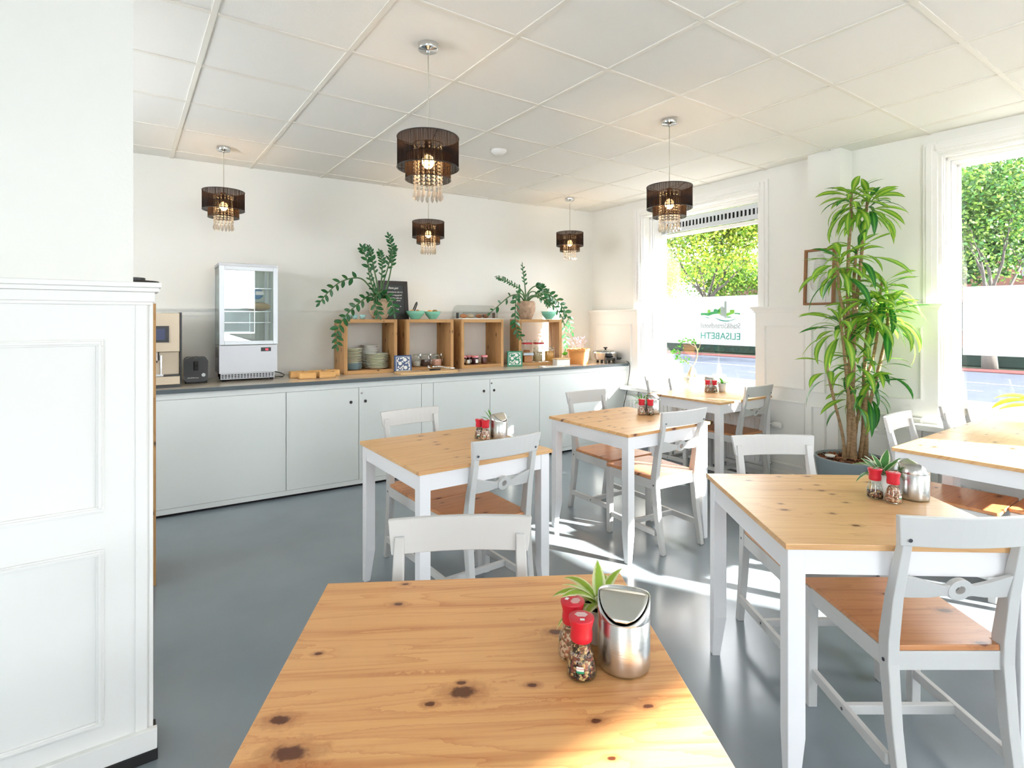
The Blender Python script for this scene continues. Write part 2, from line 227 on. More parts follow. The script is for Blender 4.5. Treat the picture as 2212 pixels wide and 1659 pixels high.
# ---------------------------------------------------------------- mesh collector
class MB:
    def __init__(s): s.v = []; s.f = []; s.mi = []; s.sm = []; s.uv = []; s.mats = []; s.cur = 0
    def mat(s, m):
        if m not in s.mats: s.mats.append(m)
        s.cur = s.mats.index(m); return s
    def face(s, idx, smooth=False, uv=None): s.f.append(tuple(idx)); s.mi.append(s.cur); s.sm.append(smooth); s.uv.append(uv)
    def add(s, vs): k = len(s.v); s.v += [tuple(p) for p in vs]; return k
    def box(s, x0, y0, z0, x1, y1, z1, T=None):
        p = [(x0, y0, z0), (x1, y0, z0), (x1, y1, z0), (x0, y1, z0), (x0, y0, z1), (x1, y0, z1), (x1, y1, z1), (x0, y1, z1)]
        if T is not None: p = [tuple(T @ Vector(q)) for q in p]
        k = s.add(p)
        for f in ((0, 3, 2, 1), (4, 5, 6, 7), (0, 1, 5, 4), (1, 2, 6, 5), (2, 3, 7, 6), (3, 0, 4, 7)): s.face([k + i for i in f])
        return s
    def prism(s, poly, z0, z1, T=None, smooth=False):
        n = len(poly); p = [(x, y, z0) for x, y in poly] + [(x, y, z1) for x, y in poly]
        if T is not None: p = [tuple(T @ Vector(q)) for q in p]
        k = s.add(p)
        s.face([k + i for i in range(n)][::-1]); s.face([k + n + i for i in range(n)])
        for i in range(n): j = (i + 1) % n; s.face([k + i, k + j, k + n + j, k + n + i], smooth)
        return s
    def lathe(s, prof, n=32, T=None, smooth=True, cx=0, cy=0, closed=False, a0=0.0):
        """prof: [(r, z)]; r==0 makes a pole"""
        rows = []
        for r, z in prof:
            if r < 1e-6: p = [(cx, cy, z)]
            else: p = [(cx + r * math.cos(a0 + 2 * PI * i / n), cy + r * math.sin(a0 + 2 * PI * i / n), z) for i in range(n)]
            if T is not None: p = [tuple(T @ Vector(q)) for q in p]
            rows.append((s.add(p), len(p)))
        for (a, na), (b, nb) in zip(rows, rows[1:]):
            for i in range(n):
                j = (i + 1) % n
                if na == 1 and nb == 1: continue
                if na == 1: s.face([a, b + j, b + i][::-1] if False else [a, b + i, b + j][::-1], smooth)
                elif nb == 1: s.face([a + i, a + j, b], smooth)
                else: s.face([a + i, a + j, b + j, b + i], smooth)
        return s
    def cyl(s, x, y, z0, z1, r, n=24, T=None, r2=None):
        r2 = r if r2 is None else r2
        return s.lathe([(0, z0), (r, z0)], n, T, False, x, y).lathe([(r, z0), (r2, z1)], n, T, True, x, y).lathe([(r2, z1), (0, z1)], n, T, False, x, y)
    def tube(s, pts, r, n=8, rr=None, cap=True):
        pts = [Vector(p) for p in pts]; rows = []; up = None
        for i, p in enumerate(pts):
            d = (pts[min(i + 1, len(pts) - 1)] - pts[max(i - 1, 0)]).normalized()
            if up is None:
                up = Vector((0, 0, 1)) if abs(d.z) < .9 else Vector((1, 0, 0))
            a = d.cross(up)
            if a.length < 1e-5: a = d.cross(Vector((0, 1, .3)))
            a.normalize(); b = a.cross(d).normalized(); up = b
            q = r if rr is None else rr[i]
            rows.append(s.add([p + (a * math.cos(2 * PI * j / n) + b * math.sin(2 * PI * j / n)) * q for j in range(n)]))
        for A, B in zip(rows, rows[1:]):
            for j in range(n): k = (j + 1) % n; s.face([A + j, A + k, B + k, B + j][::-1], True)
        if cap: s.face([rows[0] + j for j in range(n)]); s.face([rows[-1] + j for j in range(n)][::-1])
        return s
    def sphere(s, c, r, n=12, m=8, sc=(1, 1, 1), T=None):
        T0 = Matrix.Translation(c) @ Matrix.Diagonal((sc[0], sc[1], sc[2], 1))
        if T is not None: T0 = T @ T0
        return s.lathe([(r * math.sin(PI * i / m), -r * math.cos(PI * i / m)) for i in range(m + 1)], n, T0)
    def leaf(s, base, yaw, pitch, length, width, droop, n=7, fold=.15, twist=0.0, wp=None, tip=.9):
        """a blade: starts at `pitch` above level and bends down by `droop` over its length"""
        p = Vector(base); a = pitch; st = length / n; rows = []
        for i in range(n + 1):
            t = i / n; h = math.cos(a); d = Vector((math.cos(yaw) * h, math.sin(yaw) * h, math.sin(a)))
            side = Vector((-math.sin(yaw), math.cos(yaw), 0)); nn = side.cross(d); 
            tw = twist * t; sv = side * math.cos(tw) + nn * math.sin(tw); nv = -side * math.sin(tw) + nn * math.cos(tw)
            wd = width * .5 * (wp(t) if wp else (math.sin(PI * min(1, .12 + tip * t)) ** .8 if t < 1 else .02))
            k = s.add([p - sv * wd - nv * (-fold * wd), p, p + sv * wd - nv * (-fold * wd)]); rows.append(k)
            p = p + d * st; a -= droop / n
        for i, (A, B) in enumerate(zip(rows, rows[1:])):
            t0, t1 = i / n, (i + 1) / n
            s.face([A, A + 1, B + 1, B], True, [(0, t0), (.5, t0), (.5, t1), (0, t1)])
            s.face([A + 1, A + 2, B + 2, B + 1], True, [(.5, t0), (1, t0), (1, t1), (.5, t1)])
        return s
    def blade(s, p, d, nrm, length, width, n=4, curve=0.0):
        """flat leaflet from p along d, facing nrm"""
        d = Vector(d).normalized(); nrm = Vector(nrm); sv = d.cross(nrm)
        if sv.length < 1e-4: sv = d.cross(Vector((.3, .5, .8)))
        sv.normalize(); nv = sv.cross(d).normalized(); rows = []
        for i in range(n + 1):
            t = i / n; wd = width * .5 * (math.sin(PI * (.06 + .9 * t)) ** .75); q = Vector(p) + d * length * t - nv * curve * length * t * t
            rows.append(s.add([q - sv * wd + nv * wd * .2, q, q + sv * wd + nv * wd * .2]))
        for i, (A, B) in enumerate(zip(rows, rows[1:])):
            t0, t1 = i / n, (i + 1) / n
            s.face([A, A + 1, B + 1, B], True, [(0, t0), (.5, t0), (.5, t1), (0, t1)])
            s.face([A + 1, A + 2, B + 2, B + 1], True, [(.5, t0), (1, t0), (1, t1), (.5, t1)])
        return s
    def build(s, name, parent=None, loc=(0, 0, 0), rot=0.0, bevel=0.0, seg=2):
        me = bpy.data.meshes.new(name); me.from_pydata(s.v, [], s.f)
        for m in s.mats: me.materials.append(m)
        me.polygons.foreach_set('material_index', s.mi); me.polygons.foreach_set('use_smooth', s.sm)
        if any(u is not None for u in s.uv):
            ul = me.uv_layers.new(name='UVMap').data; k = 0
            for f, u in zip(s.f, s.uv):
                for j in range(len(f)): ul[k].uv = u[j] if u else (0.5, 0.5); k += 1
        me.update()
        o = bpy.data.objects.new(name, me); COL.objects.link(o); o.parent = parent; o.location = loc; o.rotation_euler = (0, 0, rot)
        if bevel:
            b = o.modifiers.new('bevel', 'BEVEL'); b.width = bevel; b.segments = seg; b.limit_method = 'ANGLE'; b.angle_limit = R(40)
        return o
def tag(o, label, cat, group=None, kind=None):
    if label: o['label'] = label
    if cat: o['category'] = cat
    if group: o['group'] = group
    if kind: o['kind'] = kind
    return o
def thing(name, label, cat, loc=(0, 0, 0), rot=0.0, group=None):
    o = bpy.data.objects.new(name, None); o.empty_display_size = .1; COL.objects.link(o); o.location = loc; o.rotation_euler = (0, 0, rot)
    return tag(o, label, cat, group)
def struct(o): o['kind'] = 'structure'; return o
def kids(o): return [c for c in bpy.data.objects if c.parent == o]
def dup(root, loc, rot=0.0, label=None, group=None, mats=None):
    def cp(o, par):
        c = o.copy(); COL.objects.link(c); c.parent = par
        for k in tree.get(o.name, []): cp(k, c)
        return c
    tree = {}
    for o in bpy.data.objects:
        if o.parent: tree.setdefault(o.parent.name, []).append(o)
    r = cp(root, None); r.location = loc; r.rotation_euler = (0, 0, rot)
    if label: r['label'] = label
    if group: r['group'] = group
    return r
def text(name, body, size, mat, parent, T, align='CENTER', ext=.0006, spacing=1.0, shear=0.0, line=1.0):
    cu = bpy.data.curves.new(name, 'FONT'); cu.body = body; cu.size = size; cu.extrude = ext; cu.align_x = align; cu.space_character = spacing; cu.shear = shear; cu.space_line = line; cu.resolution_u = 3
    t = bpy.data.objects.new(name + '_curve', cu); COL.objects.link(t); bpy.context.view_layer.update()
    me = bpy.data.meshes.new_from_object(t.evaluated_get(bpy.context.evaluated_depsgraph_get())); me.name = name
    bpy.data.objects.remove(t); me.materials.clear(); me.materials.append(mat)
    o = bpy.data.objects.new(name, me); COL.objects.link(o); o.parent = parent; o.matrix_local = T; return o
TX = Matrix.Rotation(R(90), 4, 'X')
def rounded(x0, y0, x1, y1, r, n=5):
    pts = []
    for cx_, cy_, a in ((x1 - r, y1 - r, 0), (x0 + r, y1 - r, 90), (x0 + r, y0 + r, 180), (x1 - r, y0 + r, 270)):
        for i in range(n + 1): t = R(a + 90 * i / n); pts.append((cx_ + r * math.cos(t), cy_ + r * math.sin(t)))
    return pts

# ================================================================ THE SETTING
H = 2.75
def line_frame(A, B):
    return (A[0], A[1], 0), math.atan2(B[1] - A[1], B[0] - A[0]), math.hypot(B[0] - A[0], B[1] - A[1])
def wall(name, A, B, openings=(), thick=.4, z1=H + .1, s0=0.0, s1=None, mat='wall'):
    """wall along A->B (outside on its left); openings (s0, s1, z0, z1)"""
    loc, rz, ln = line_frame(A, B); s1 = ln if s1 is None else s1
    mb = MB().mat(M[mat]); xs = s0
    for (a, b_, z0, zt) in sorted(openings):
        mb.box(xs, 0, 0, a, thick, z1); 
        if z0 > 0: mb.box(a, 0, 0, b_, thick, z0)
        if zt < z1: mb.box(a, 0, zt, b_, thick, z1)
        xs = b_
    mb.box(xs, 0, 0, s1, thick, z1)
    return struct(mb.build(name, None, loc, rz))
PC = (4.802, 5.071); PL = (-1.5, 5.49); W1a = PC; W1b = (4.68, 2.30)
W2a = (4.741, 2.09); W2b = (5.058, -3.10)
struct(MB().mat(M['floor']).box(-3.1, -3.3, -.1, 5.0, 5.6, 0).build('floor'))
mb = MB().mat(M['ceil']).box(-3.1, -3.3, H, 5.2, 5.7, H + .1).mat(M['grid'])
for i in range(-6, 9):
    x = .3233 + .6 * i
    if -3 < x < 5.1: mb.box(x - .012, -3.2, H - .006, x + .012, 5.6, H)
for j in range(-9, 6):
    y = 2.127 + .6 * j
    if -3.2 < y < 5.6: mb.box(-3, y - .012, H - .0055, 5.1, y + .012, H)
struct(mb.build('ceiling'))
wall('wall_back', PL, PC, thick=.25, s1=6.8)
len1 = math.hypot(PC[0] - W1b[0], PC[1] - W1b[1])
S1 = lambda y: (PC[1] - y) / (PC[1] - W1b[1]) * len1
ux2, uy2 = (W2b[0] - W2a[0]), (W2b[1] - W2a[1]); len2 = math.hypot(ux2, uy2)
S2 = lambda y: (W2a[1] - y) / (W2a[1] - W2b[1]) * len2
TH = .42
W3a, W3b = (4.85, -.85), (4.85, -3.12)
S3 = lambda y: W3a[1] - y
WINS = {1: (W1a, W1b, S1(4.25), S1(2.80)), 2: (W2a, W2b, S2(1.465), S2(.03)), 3: (W3a, W3b, S3(-1.13), S3(-2.98))}
wall('wall_right', W1a, W1b, [(WINS[1][2], WINS[1][3], .62, 2.57)], TH, s0=-.3, s1=len1 + .25)
wall('wall_right', W2a, W2b, [(WINS[2][2], WINS[2][3], .62, 2.59)], TH, s1=S2(-.86))
wall('wall_right', W3a, W3b, [(WINS[3][2], WINS[3][3], .62, 2.52)], .10, s1=2.4)
# pier between the two windows
PA, PB = (4.571, 2.296), (4.571, 2.045)
struct(MB().mat(M['wall']).prism([(4.571, 2.045), (4.95, 2.03), (4.95, 2.31), (4.571, 2.296)], 0, H).build('wall_pier'))
FR_A, FR_B = (4.97, -3.10), (-3.0, -3.10)
wall('wall_front', FR_A, FR_B, [(4.97 - 2.95, 4.97 - 2.40, 2.30, 2.55), (4.97 - 1.78, 4.97 - .2, .7, 2.5)], .08)
wall('wall_left', (-3.0, -3.1), (-3.0, 2.2), [(.4, 1.6, .9, 2.4)], .2)  # unseen wall; its window opening is added to let in fill light
wall('wall_left', (-1.45, 2.2), (-1.45, 5.6), [(.8, 2.15, 1.35, 2.4)], thick=.2)  # kitchen side, unseen; opening added to brighten back wall and ceiling

def moulding_rect(mb, x0, z0, x1, z1, y=0.0, w_=.018, d=.010):
    """raised frame lying on the plane y (towards -y)"""
    for ww, dd in ((w_, d), (w_ * .45, d * 1.7)):
        o_ = (w_ - ww) / 2
        mb.box(x0 + o_, y - dd, z0 + o_, x1 - o_, y, z0 + o_ + ww); mb.box(x0 + o_, y - dd, z1 - o_ - ww, x1 - o_, y, z1 - o_)
        mb.box(x0 + o_, y - dd, z0 + o_ + ww, x0 + o_ + ww, y, z1 - o_ - ww); mb.box(x1 - o_ - ww, y - dd, z0 + o_ + ww, x1 - o_, y, z1 - o_ - ww)
def cap(mb, x0, x1, yf, e0=0.03, e1=0.03):
    mb.box(x0 - e0, yf - .035, 1.505, x1 + e1, .0, 1.522); mb.box(x0 - e0 * .6, yf - .024, 1.49, x1 + e1 * .6, .0, 1.505); mb.box(x0 - e0 * .3, yf - .012, 1.47, x1 + e1 * .3, .0, 1.49)
def wainscot(name, A, B, s0, s1, rects, t=.05, e0=.0, e1=.0, zc=True):
    loc, rz, ln = line_frame(A, B); mb = MB().mat(M['panel'])
    mb.box(s0, -t, 0, s1, 0, 1.475)
    if zc: cap(mb, s0, s1, -t, e0, e1)
    mb.box(s0, -t - .014, 0, s1, -t, .10)
    for r in rects: moulding_rect(mb, *r, y=-t)
    return struct(mb.build(name, None, loc, rz, bevel=.0015))
Lw = WINS[1]
wainscot('trim_1', W1a, W1b, -.0, Lw[2], [(.10, .93, Lw[2] - .09, 1.36)], e1=.03)
wainscot('trim_2', W1a, W1b, Lw[3], S1(2.29), [(Lw[3] + .09, .82, S1(2.34), 1.36), (Lw[3] + .09, .16, S1(2.34), .72)], e0=.03)
wainscot('trim_3', PA, PB, .0, .251, [(.045, .82, .165, 1.36), (.045, .16, .165, .72)], t=.04)
wainscot('trim_4', W2a, W2b, .0, WINS[2][2], [(.12, .82, WINS[2][2] - .09, 1.36), (.12, .16, WINS[2][2] - .09, .70)], e1=.03)
wainscot('trim_5', W2a, W2b, WINS[2][3], S2(-.85), [(WINS[2][3] + .1, .82, S2(-.75), 1.36)], e0=.03, e1=.0)
# low wall below each sill
for k, n_ in ((1, 6), (2, 7)):
    A, B, a, b_ = WINS[k]; loc, rz, ln = line_frame(A, B)
    struct(MB().mat(M['panel']).box(a, -.02, 0, b_, 0, .60).build('trim_%d' % n_, None, loc, rz))
loc, rz, ln = line_frame(W2a, W2b)
struct(MB().mat(M['paint']).box(.05, TH, 2.75, 2.85, .93, 2.87).build('trim_11', None, loc, rz))  # unseen ledge added outside, high over the second window, to block sun
# thin rail along the back wall
loc, rz, ln = line_frame(PL, PC)
mb = MB().mat(M['wall']).box(0, -.022, 1.495, ln, 0, 1.508).box(0, -.014, 1.482, ln, 0, 1.495).box(0, -.006, 1.44, ln, 0, 1.452)
struct(mb.build('trim_9', None, loc, rz))

def window(k, vent):
    A, B, a, b_ = WINS[k]; loc, rz, ln = line_frame(A, B); zt = 2.57 if k == 1 else 2.59
    W = bpy.data.objects.new('window_%d' % k, None); COL.objects.link(W); W.location = loc; W.rotation_euler = (0, 0, rz); struct(W)
    f = MB().mat(M['paint'])
    # casing on the room side, above the wainscot
    for x0, x1 in ((a - .10, a - .012), (b_ + .012, b_ + .10)): f.box(x0, -.020, 1.52, x1, 0, zt + .09).box(x0 + .02, -.03, 1.52, x1 - .03, -.02, zt + .07)
    f.box(a - .012, -.02, zt + .012, b_ + .012, 0, zt + .09).box(a - .03, -.03, zt + .03, b_ + .03, -.02, zt + .07)
    f.build('window_casing', W, bevel=.003)
    f = MB().mat(M['paint'])
    # beads inside the reveal, then the sash
    for y0, d in ((.0, .010), (.02, .018), (.14, .022), (.165, .03)):
        f.box(a, y0, .66, a + d, y0 + .02, zt).box(b_ - d, y0, .66, b_, y0 + .02, zt).box(a, y0, zt - d, b_, y0 + .02, zt)
    f.box(a, .19, .66, a + .03, .30, zt).box(b_ - .03, .19, .66, b_, .30, zt).box(a, .19, zt - .03, b_, .30, zt)
    sw = .045
    gt = 2.34 if vent else 2.545
    f.box(a, .30, .66, a + sw, .35, zt).box(b_ - sw, .30, .66, b_, .35, zt).box(a, .30, .66, b_, .35, .72)
    f.box(a, .30, gt, b_, .35, gt + .035 if vent else zt)
    f.build('window_frame', W, bevel=.002)
    g0, g1 = a + sw, b_ - sw
    MB().mat(M['glass']).box(g0, .325, .72, g1, .331, gt).build('window_glass', W)
    zf0, zf1 = (1.145, 1.65)
    MB().mat(M['frost']).box(g0 + .012, .322, zf0, g1, .3235, zf1).build('frosted_film', W)
    MB().mat(M['paint']).box(a - (.24 if k == 1 else .16), -.17, .62, b_ + .06, .30, .66).build('window_sill', W, bevel=.006)
    if vent:
        v = MB().mat(M['alu']); z0, z1 = gt + .045, zt - .035
        n = 30; w_ = (g1 - g0) / n; v.box(g0, .29, z0, g1, .30, z0 + .045).box(g0, .29, z1 - .045, g1, .30, z1)
        v.box(g0, .29, z0, g0 + .05, .30, z1).box(g1 - .14, .29, z0, g1, .30, z1)
        s_ = g0 + .05; e_ = g1 - .14; n = 26; st = (e_ - s_) / n
        for i in range(n): v.box(s_ + i * st, .29, z0 + .045, s_ + i * st + st * .45, .30, z1 - .045)
        v.mat(M['blackmatt']).box(g0, .31, z0, g1, .33, z1)
        vo = v.build('ventilation_grille', W)
        MB().mat(M['black']).cyl(0, 0, 0, .03, .022, 16, Matrix.Translation((g1 - .08, .29, (z0 + z1) / 2 + .01)) @ Matrix.Rotation(R(90), 4, 'X')).build('knob', vo)
    return W, g0, g1
W1, g0, g1 = window(1, True); W2, _, _ = window(2, False)
# third window, behind the camera: plain frame and clear glass
A, B, a, b_ = WINS[3]; loc, rz, ln = line_frame(A, B)
W3 = struct(MB().mat(M['paint']).box(a, .05, .62, a + .03, .09, 2.52).box(b_ - .03, .05, .62, b_, .09, 2.52).box(a, .05, .62, b_, .09, .66).box(a, .05, 2.49, b_, .09, 2.52).build('window_3', None, loc, rz))
MB().mat(M['glass']).box(a + .03, .068, .66, b_ - .03, .072, 2.49).build('window_glass', W3)
# lettering of the hotel on the film, put on from outside (reads mirrored indoors)
gc = (g0 + g1) / 2
def film_T(x, z): return Matrix.Translation((x, .3205, z)) @ Matrix.Rotation(R(90), 4, 'X') @ Matrix.Diagonal((-1, 1, 1, 1))
s_c = S1(3.45)
def fit(o, width):                                   # scale lettering to the width it has on the film
    xs = [v.co.x for v in o.data.vertices]; k = width / (max(xs) - min(xs))
    for v in o.data.vertices: v.co.x *= k
fit(text('lettering', 'Stad&Strandhotel', .082, M['text_grey'], W1, film_T(s_c, 1.318)), .475)
fit(text('lettering', 'ELISABETH', .098, M['text_teal'], W1, film_T(s_c, 1.205)), .475)
lg = MB()
GR = [pm('logo_green', srgb(50, 150, 90), .6), pm('logo_lime', srgb(120, 186, 70), .6), pm('logo_grey', srgb(150, 166, 164), .6), M['text_teal']]
def lp(mi, pts):                                     # outline in film units: x right as seen indoors, z up
    lg.mat(GR[mi]); n = len(pts); k = lg.add([(s_c + x, .3205, 1.42 + z) for x, z in pts]); lg.face([k + i for i in range(n)])
lp(0, [(-.237, .035), (-.237, .058), (-.15, .058), (-.1, .07), (-.02, .075), (-.02, .05), (-.08, .045), (-.14, .028), (-.19, .037)])
lp(1, [(-.15, .058), (-.15, .09), (-.115, .092), (-.115, .062)])
lp(0, [(-.075, .07), (-.075, .092), (-.05, .1), (-.03, .09), (0, .1), (0, .06)])
lp(1, [(-.02, .05), (-.02, .078), (.0, .11), (.01, .11), (.01, .04)])
lp(2, [(.008, .03), (.008, .115), (.025, .125), (.04, .118), (.06, .105), (.06, .015), (.05, .02)])
lp(2, [(.055, .01), (.055, .172), (.068, .178), (.08, .172), (.08, .0)])
lp(1, [(.08, .02), (.08, .055), (.12, .06), (.12, .086), (.172, .086), (.172, .052), (.13, .04)])
lp(0, [(.172, .045), (.18, .056), (.235, .052), (.237, .038), (.2, .045)])
lp(3, [(-.2, .02), (-.15, .01), (-.12, 0), (-.15, .003)])
lp(3, [(-.07, .012), (0, -.012), (.06, -.022), (.12, -.022), (.16, -.01), (.2, 0), (.15, -.018), (.1, -.032), (.05, -.032), (0, -.022)])
lp(0, [(.08, .01), (.12, .008), (.2, .03), (.14, .014), (.12, .018), (.09, .02)])
lg.build('logo', W1)
loc, rz, ln = line_frame(FR_A, FR_B); a, b_ = 4.97 - 1.78, 4.97 - .2
W4 = struct(MB().mat(M['paint']).box(a, .02, .7, a + .04, .06, 2.5).box(b_ - .04, .02, .7, b_, .06, 2.5).box(a, .02, .7, b_, .06, .74).box(a, .02, 2.46, b_, .06, 2.5).build('window_4', None, loc, rz))
MB().mat(M['glass']).box(a + .04, .036, .74, b_ - .04, .04, 2.46).build('window_glass', W4); MB().mat(M['frost']).box(a + .05, .033, 1.145, b_ - .04, .0345, 1.65).build('frosted_film', W4)
# partition beside the camera with panelled dado
P_Y = 2.117
struct(MB().mat(M['wall']).box(-3.0, P_Y + .02, 0, .025, P_Y + .13, H).build('wall_partition'))
mb = MB().mat(M['panel']).box(-3.0, 0, 0, .062, .14, 1.47).box(.066, .004, 0, .078, .14, 1.47)
mb.box(.03, -.004, 0, .062, 0, 1.47).box(.061, .006, 0, .067, .14, 1.47)
mb.box(-3, -.026, 1.508, .100, .15, 1.524).box(-3, -.018, 1.494, .094, .15, 1.508).box(-3, -.006, 1.462, .083, .15, 1.494).box(-3, -.010, 1.452, .074, .14, 1.462)
for x0, x1 in ((-.92, -.050), (-1.95, -1.08), (-2.9, -2.1)):
    moulding_rect(mb, x0, .812, x1, 1.345, 0, .020, .007); moulding_rect(mb, x0, .155, x1, .700, 0, .020, .007)
mb.box(-3, -.02, .035, .088, 0, .10).mat(M['blackmatt']).box(-3, -.022, 0, .090, .14, .035)
struct(mb.build('trim_10', None, (0, P_Y, 0), 0, bevel=.002))

# street outside
G = -.15
def gm(name, c1, sc=8, a=.12): return pm(name, c1, .95, var=(sc, a), spec=0.0)
pave = gm('pale_pavement', srgb(74, 72, 70)); road = gm('asphalt', srgb(56, 60, 68), 3, .08)
struct(MB().mat(pave).box(5.25, -60, G - .1, 13.2, 60, G).build('pavement'))
mb = MB().mat(road).box(13.2, -60, G - .12, 21.2, 60, G - .03).mat(pm('road_paint', srgb(88, 90, 94), .8))
mb.box(17.5, -60, G - .03, 17.62, 60, G - .026)
for i in range(-14, 15): mb.box(15.5, i * 4, G - .03, 15.62, i * 4 + 1.6, G - .026)
mb.box(13.5, -60, G - .03, 13.6, 60, G - .026)
struct(mb.build('road'))
struct(MB().mat(gm('red_cycle_path', srgb(72, 48, 48))).box(21.2, -60, G - .1, 22.4, 60, G).build('path'))
tag(MB().mat(gm('clipped_hedge', srgb(26, 36, 32), 12, .3)).box(23.2, -50, G, 24.4, 60, .42).build('hedge', bevel=.05), 'low dark green clipped hedge beyond the road', 'hedge')
struct(MB().mat(gm('lawn', srgb(44, 52, 44))).box(22.4, -60, G - .1, 45, 60, G - .01).build('lawn'))

# houses across the road
def house(y0, y1, x, wh, rh, label, brickc, roofc, d=8):
    t = thing('brick_house', label, 'house', (x, (y0 + y1) / 2, G)); hw = (y1 - y0) / 2
    m, nt, b = newmat('brick'); br = N(nt, 'ShaderNodeTexBrick'); tc = N(nt, 'ShaderNodeTexCoord'); sp = N(nt, 'ShaderNodeSeparateXYZ'); cb = N(nt, 'ShaderNodeCombineXYZ')
    L(nt, tc.outputs['Object'], sp.inputs[0]); L(nt, math_(nt, 'ADD', sp.outputs[0], sp.outputs[1]), cb.inputs[0]); L(nt, sp.outputs[2], cb.inputs[1]); L(nt, cb.outputs[0], br.inputs['Vector'])
    br.inputs['Scale'].default_value = 4.0; br.inputs['Color1'].default_value = brickc; br.inputs['Color2'].default_value = tuple(c * .75 for c in brickc[:3]) + (1,); br.inputs['Mortar'].default_value = srgb(80, 74, 70); br.inputs['Mortar Size'].default_value = .012
    L(nt, br.outputs[0], b.inputs['Base Color']); b.inputs['Roughness'].default_value = .9
    MB().mat(m).box(0, -hw, 0, d, hw, wh).build('wall', t)
    MB().mat(pm('roof_slate', roofc, .7, var=(3, .15))).prism([(-.3, 0), (d + .3, 0), (d / 2, rh)], -hw - .2, hw + .2, Matrix.Translation((0, 0, wh)) @ Matrix.Rotation(R(90), 4, 'X') @ Matrix.Diagonal((1, 1, -1, 1))).build('roof', t)
    wm = pm('house_window', srgb(30, 38, 46), .4); fm = pm('house_frame', srgb(90, 92, 94), .5); n = max(1, int((y1 - y0) / 3.2))
    for i in range(n):
        for z in (1.0, 3.7):
            if z + 1.5 > wh: continue
            yc = -hw + (i + .5) * (y1 - y0) / n
            f = MB().mat(fm).box(-.06, yc - .6, z, 0, yc + .6, z + 1.5).build('window', t); MB().mat(wm).box(-.07, yc - .5, z + .1, -.06, yc + .5, z + 1.4).build('pane', f)
    return t
house(-14, 18.5, 36, 6.2, 3.6, 'red brick house with slate blue roof across the road', srgb(92, 54, 44), srgb(56, 66, 84))
house(19, 24.5, 35, 4.2, 1.2, 'low brick annex seen past the right side of the lettered window', srgb(84, 52, 42), srgb(52, 48, 50))
# street trees
def tree(loc, h0, rad, top, label, cA, cB, seed, nleaf=9000, lean=0.0, ls=1.0):
    rnd = random.Random(seed); t = thing('street_tree', label, 'tree', loc, 0, 'trees along the street')
    br = MB().mat(pm('tree_bark', srgb(62, 58, 54), .9, var=(10, .2))); tips = []
    def grow(p, d, ln, r, lv):
        if lv == 1: ln = top
        pts = [p]; rr = [r]; q = p.copy(); dd = d.copy()
        for i in range(5):
            dd = (dd + Vector((rnd.uniform(-.18, .18), rnd.uniform(-.18, .18), rnd.uniform(-.02, .12)))).normalized(); q = q + dd * ln / 5; pts.append(q.copy()); rr.append(r * (1 - .1 * (i + 1)))
            if lv >= 2: tips.append(q.copy())
        br.tube(pts, r, 7 if lv < 2 else 5, rr)
        if lv >= 4: return
        for k in range(3 if lv else 6):
            az = rnd.uniform(0, 2 * PI) if lv else 2 * PI * k / 6 + rnd.uniform(-.3, .3); sp = rnd.uniform(.3, .75) if lv else rnd.uniform(.45, .95)
            nd = (dd * math.cos(sp) + (Vector((math.cos(az), math.sin(az), .25)).normalized()) * math.sin(sp)).normalized()
            grow(pts[-1 - (k % 2)], nd, ln * rnd.uniform(.66, .84), rr[-1] * rnd.uniform(.5, .72), lv + 1)
    grow(Vector((0, 0, 0)), Vector((lean, 0, 1)).normalized(), h0, rad, 0)
    br.build('trunk', t)
    lf = MB(); ma = leafmat('tree_leaf', cA, cA, trans=.5, rough=.6); mb2 = leafmat('tree_leaf_dark', cB, cB, trans=.5, rough=.6)
    for i in range(nleaf):
        lf.mat(ma if rnd.random() < .6 else mb2); p = rnd.choice(tips) + Vector((rnd.gauss(0, .46), rnd.gauss(0, .46), rnd.gauss(0, .36)))
        d = Vector((rnd.uniform(-1, 1), rnd.uniform(-1, 1), rnd.uniform(-.8, .4))).normalized(); sv = d.cross(Vector((rnd.uniform(-1, 1), rnd.uniform(-1, 1), rnd.uniform(-1, 1)))).normalized(); s_ = rnd.uniform(.16, .34) * ls
        k = lf.add([p, p + d * s_ * .5 + sv * s_ * .32, p + d * s_, p + d * s_ * .5 - sv * s_ * .32]); lf.face([k, k + 1, k + 2, k + 3], False, [(0, 0), (1, 0), (1, 1), (0, 1)])
    lf.build('foliage', t); return t
tree((25.2, 17.8, G), 2.6, .27, 2.5, 'spreading tree with forked grey trunk behind the lettered window', srgb(128, 144, 40), srgb(88, 124, 36), 11, 34000, ls=.7)
tree((31, 26.8, G), 1.2, .16, 1.9, 'yellow green tree at the left edge of the lettered window', srgb(158, 156, 44), srgb(120, 136, 40), 5, 14000, ls=.7)
tree((30.5, 20.0, G), 1.6, .18, 1.6, 'bright green tree beside the low brick annex', srgb(108, 140, 44), srgb(78, 120, 40), 21, 12000, ls=.7)
tree((22.5, 5.6, G), 2.4, .22, 1.7, 'leafy tree in front of the brick house', srgb(86, 116, 46), srgb(46, 84, 38), 33, 22000, ls=.5)
tree((29.5, 9.0, G), 1.8, .2, 2.0, 'taller tree behind the leafy one, before the brick house', srgb(74, 106, 44), srgb(42, 76, 36), 44, 11000)

